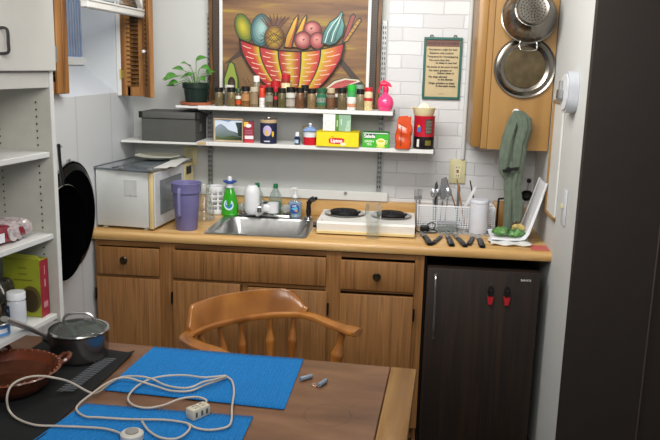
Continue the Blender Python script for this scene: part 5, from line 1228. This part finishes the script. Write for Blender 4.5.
# ------------------------------------------------------------------ captain's chair
CB = Vector((1.0, -1.25, 0)); CR = .79
Rm = Matrix.Rotation(-CR, 4, 'Z')
def cl(x, y, z): return Rm @ (Vector((x, y, z))-CB)
t = thing('captains_chair', 'honey wooden captain\'s chair with curved back rail behind the table', 'chair', CB, CR)
RZ = .685
rail = [(.925, -1.59), (.83, -1.50), (.735, -1.435), (.685, -1.375), (.70, -1.29), (.755, -1.195), (.84, -1.11), (.95, -1.04), (1.065, -1.015), (1.14, -1.045), (1.2, -1.10), (1.27, -1.155), (1.335, -1.20)]
wid = [.04, .036, .03, .028, .028, .028, .03, .03, .027, .025, .027, .036, .046]
Q = [cl(x, y, RZ) for x, y in rail]
def smooth(P, R_, sub=6):
    out = []
    for i in range(len(P)-1):
        g = lambda k: P[max(0, min(len(P)-1, k))]
        for s_ in range(sub):
            u = s_/sub; out.append((.5*((2*g(i))+(g(i+1)-g(i-1))*u+(2*g(i-1)-5*g(i)+4*g(i+1)-g(i+2))*u*u+(3*g(i)-g(i-1)-3*g(i+1)+g(i+2))*u**3), R_[i]*(1-u)+R_[i+1]*u))
    out.append((P[-1], R_[-1])); return out
SM = smooth(Q, wid)
def sweep(bb, pts, prof):
    """prof(i, t) -> list of (side, up) offsets"""
    rings = []; n = len(pts)
    for i, (c_, w_) in enumerate(pts):
        d_ = (pts[min(n-1, i+1)][0]-pts[max(0, i-1)][0]); d_.z = 0; d_.normalize(); s_ = Vector((d_.y, -d_.x, 0))
        rings.append([bb.bm.verts.new(c_+s_*a+Vector((0, 0, b_))) for a, b_ in prof(i/(n-1), w_)])
    m_ = len(rings[0])
    for A, C_ in zip(rings, rings[1:]):
        for k in range(m_): bb.bm.faces.new((A[k], A[(k+1) % m_], C_[(k+1) % m_], C_[k]))
    bb.bm.faces.new(rings[0][::-1]); bb.bm.faces.new(rings[-1])
def rp_(t_, w_):
    e = 1-.0*abs(2*t_-1); k = 1
    if t_ < .03: k = .55+.45*math.sqrt(t_/.03)
    if t_ > .97: k = .55+.45*math.sqrt((1-t_)/.03)
    return [(w_*k*math.cos(a)*(1 if abs(math.cos(a)) > .2 else 1), .0145*math.copysign(abs(math.sin(a))**.6, math.sin(a))) for a in [2*PI*i/16 for i in range(16)]]
b = B(); sweep(b, SM, rp_); b.done('arm_rail', W['chair'], t)
crest_pts = [(p_, w_) for p_, w_ in SM[21:52]]
def cp_(t_, w_):
    H = .098; s_ = min(1, t_/.10, (1-t_)/.20); s_ = max(0, s_); s_ = s_*s_*(3-2*s_)
    bump = .006*math.sin(PI*t_); h_ = .028+(H-.028)*s_+bump; th = .013; ln_ = .018*h_/H
    z0 = .004
    out = [(-th-.003, z0), (th+.003, z0), (th-.001+ln_*.5, z0+h_*.5), (th-.003+ln_, z0+h_-.006), (th-.008+ln_, z0+h_), (-th+.008+ln_, z0+h_), (-th+.003+ln_, z0+h_-.006), (-th+.001+ln_*.5, z0+h_*.5)]
    return [(-a, z_) for a, z_ in out]
b = B(); sweep(b, crest_pts, cp_); b.done('crest_rail', W['chair'], t, ang=50)
# seat
b = B(); N = 40
def seat(u, v):
    a = 2*PI*u; r_ = v; sx_ = .235*(1+.05*math.sin(a)); sy_ = .225
    sg = lambda q_: math.copysign(abs(q_)**.8, q_)
    return (sx_*sg(math.cos(a))*r_, sy_*sg(math.sin(a))*r_, .40-.014*(1-r_**3)*(1 if r_ < .96 else 0))
b.grid(seat, N, 10, closeu=True); b.done('seat', W['chair'], t, solid=.03)
# spindles
def spindle(p0, p1, k=1.0):
    b = B(); p0, p1 = Vector(p0), Vector(p1); hs = [0, .1, .3, .5, .62, .7, .8, .92, 1]; rs = [.009, .010, .012, .017, .021, .016, .011, .012, .010]
    b.tube([p0.lerp(p1, h_) for h_ in hs], .01, rad=[r_*k for r_ in rs], seg=12, sub=4); b.done('spindle', W['chair'], t)
n_s = len(SM)
for k_, i in enumerate((20, 25.5, 31, 36.5, 42, 47)):
    p_ = SM[int(i)][0]; d_ = Vector((p_.x, p_.y, 0)); d_ = d_.normalized()
    spindle((d_.x*.2, d_.y*.195, .395), (p_.x, p_.y, RZ-.004))
for i in (3, n_s-7):
    p_ = SM[i][0]; s_ = (Vector((p_.x, p_.y, 0))*.80); s_ = s_ if s_.length < .23 else s_.normalized()*.225
    spindle((s_.x, s_.y, .395), (p_.x, p_.y, RZ-.004), 1.35)
for sx_ in (-1, 1):
    for sy_ in (-1, 1):
        b = B(); a_, c_ = Vector((.15*sx_, .15*sy_, .385)), Vector((.23*sx_, .23*sy_, -.09)); hs = [0, .12, .2, .24, .3, .5, .8, 1]; rs = [.015, .019, .023, .017, .022, .024, .017, .013]
        b.tube([a_.lerp(c_, h_) for h_ in hs], .02, rad=rs, seg=14, sub=4); b.done('leg', W['chair'], t)
for sx_ in (-1, 1):
    b = B(); b.tube([(.19*sx_, -.19, .15), (.19*sx_, 0, .15), (.19*sx_, .19, .15)], .012, rad=[.009, .015, .009], seg=10); b.done('stretcher', W['chair'], t)
b = B(); b.tube([(-.19, 0, .15), (0, 0, .15), (.19, 0, .15)], .012, rad=[.009, .015, .009], seg=10); b.done('stretcher', W['chair'], t)
# ------------------------------------------------------------------ light
def area(nm, loc, sx, sy, p, c=(1, 1, 1), aim=(0, 0, -1)):
    l = bpy.data.lights.new(nm, 'AREA'); l.shape = 'RECTANGLE'; l.size = sx; l.size_y = sy; l.energy = p; l.color = c
    o = bpy.data.objects.new(nm, l); COL.objects.link(o); o.location = loc
    o.rotation_euler = Vector(aim).to_track_quat('-Z', 'Y').to_euler(); return o
area('ceiling_light', (1.15, -1.45, 2.45), 1.2, .3, 24, (1, .97, .93), (0, .85, -.6))
area('room_light', (1.35, -3.3, 2.25), 1.0, .7, 25, (1, .97, .93), (-.1, 1, -.22))
area('side_fill', (.5, -1.7, 2.4), .5, .5, 6, (1, .97, .93), (1, .35, -.45))  # added fill that brightens the right wall, no real fixture there
wd = bpy.data.worlds.new('world'); S.world = wd; wd.use_nodes = True
wd.node_tree.nodes['Background'].inputs[0].default_value = (1, .99, .96, 1); wd.node_tree.nodes['Background'].inputs[1].default_value = .26
S.view_settings.view_transform = 'Standard'; S.view_settings.look = 'None'; S.view_settings.exposure = .12
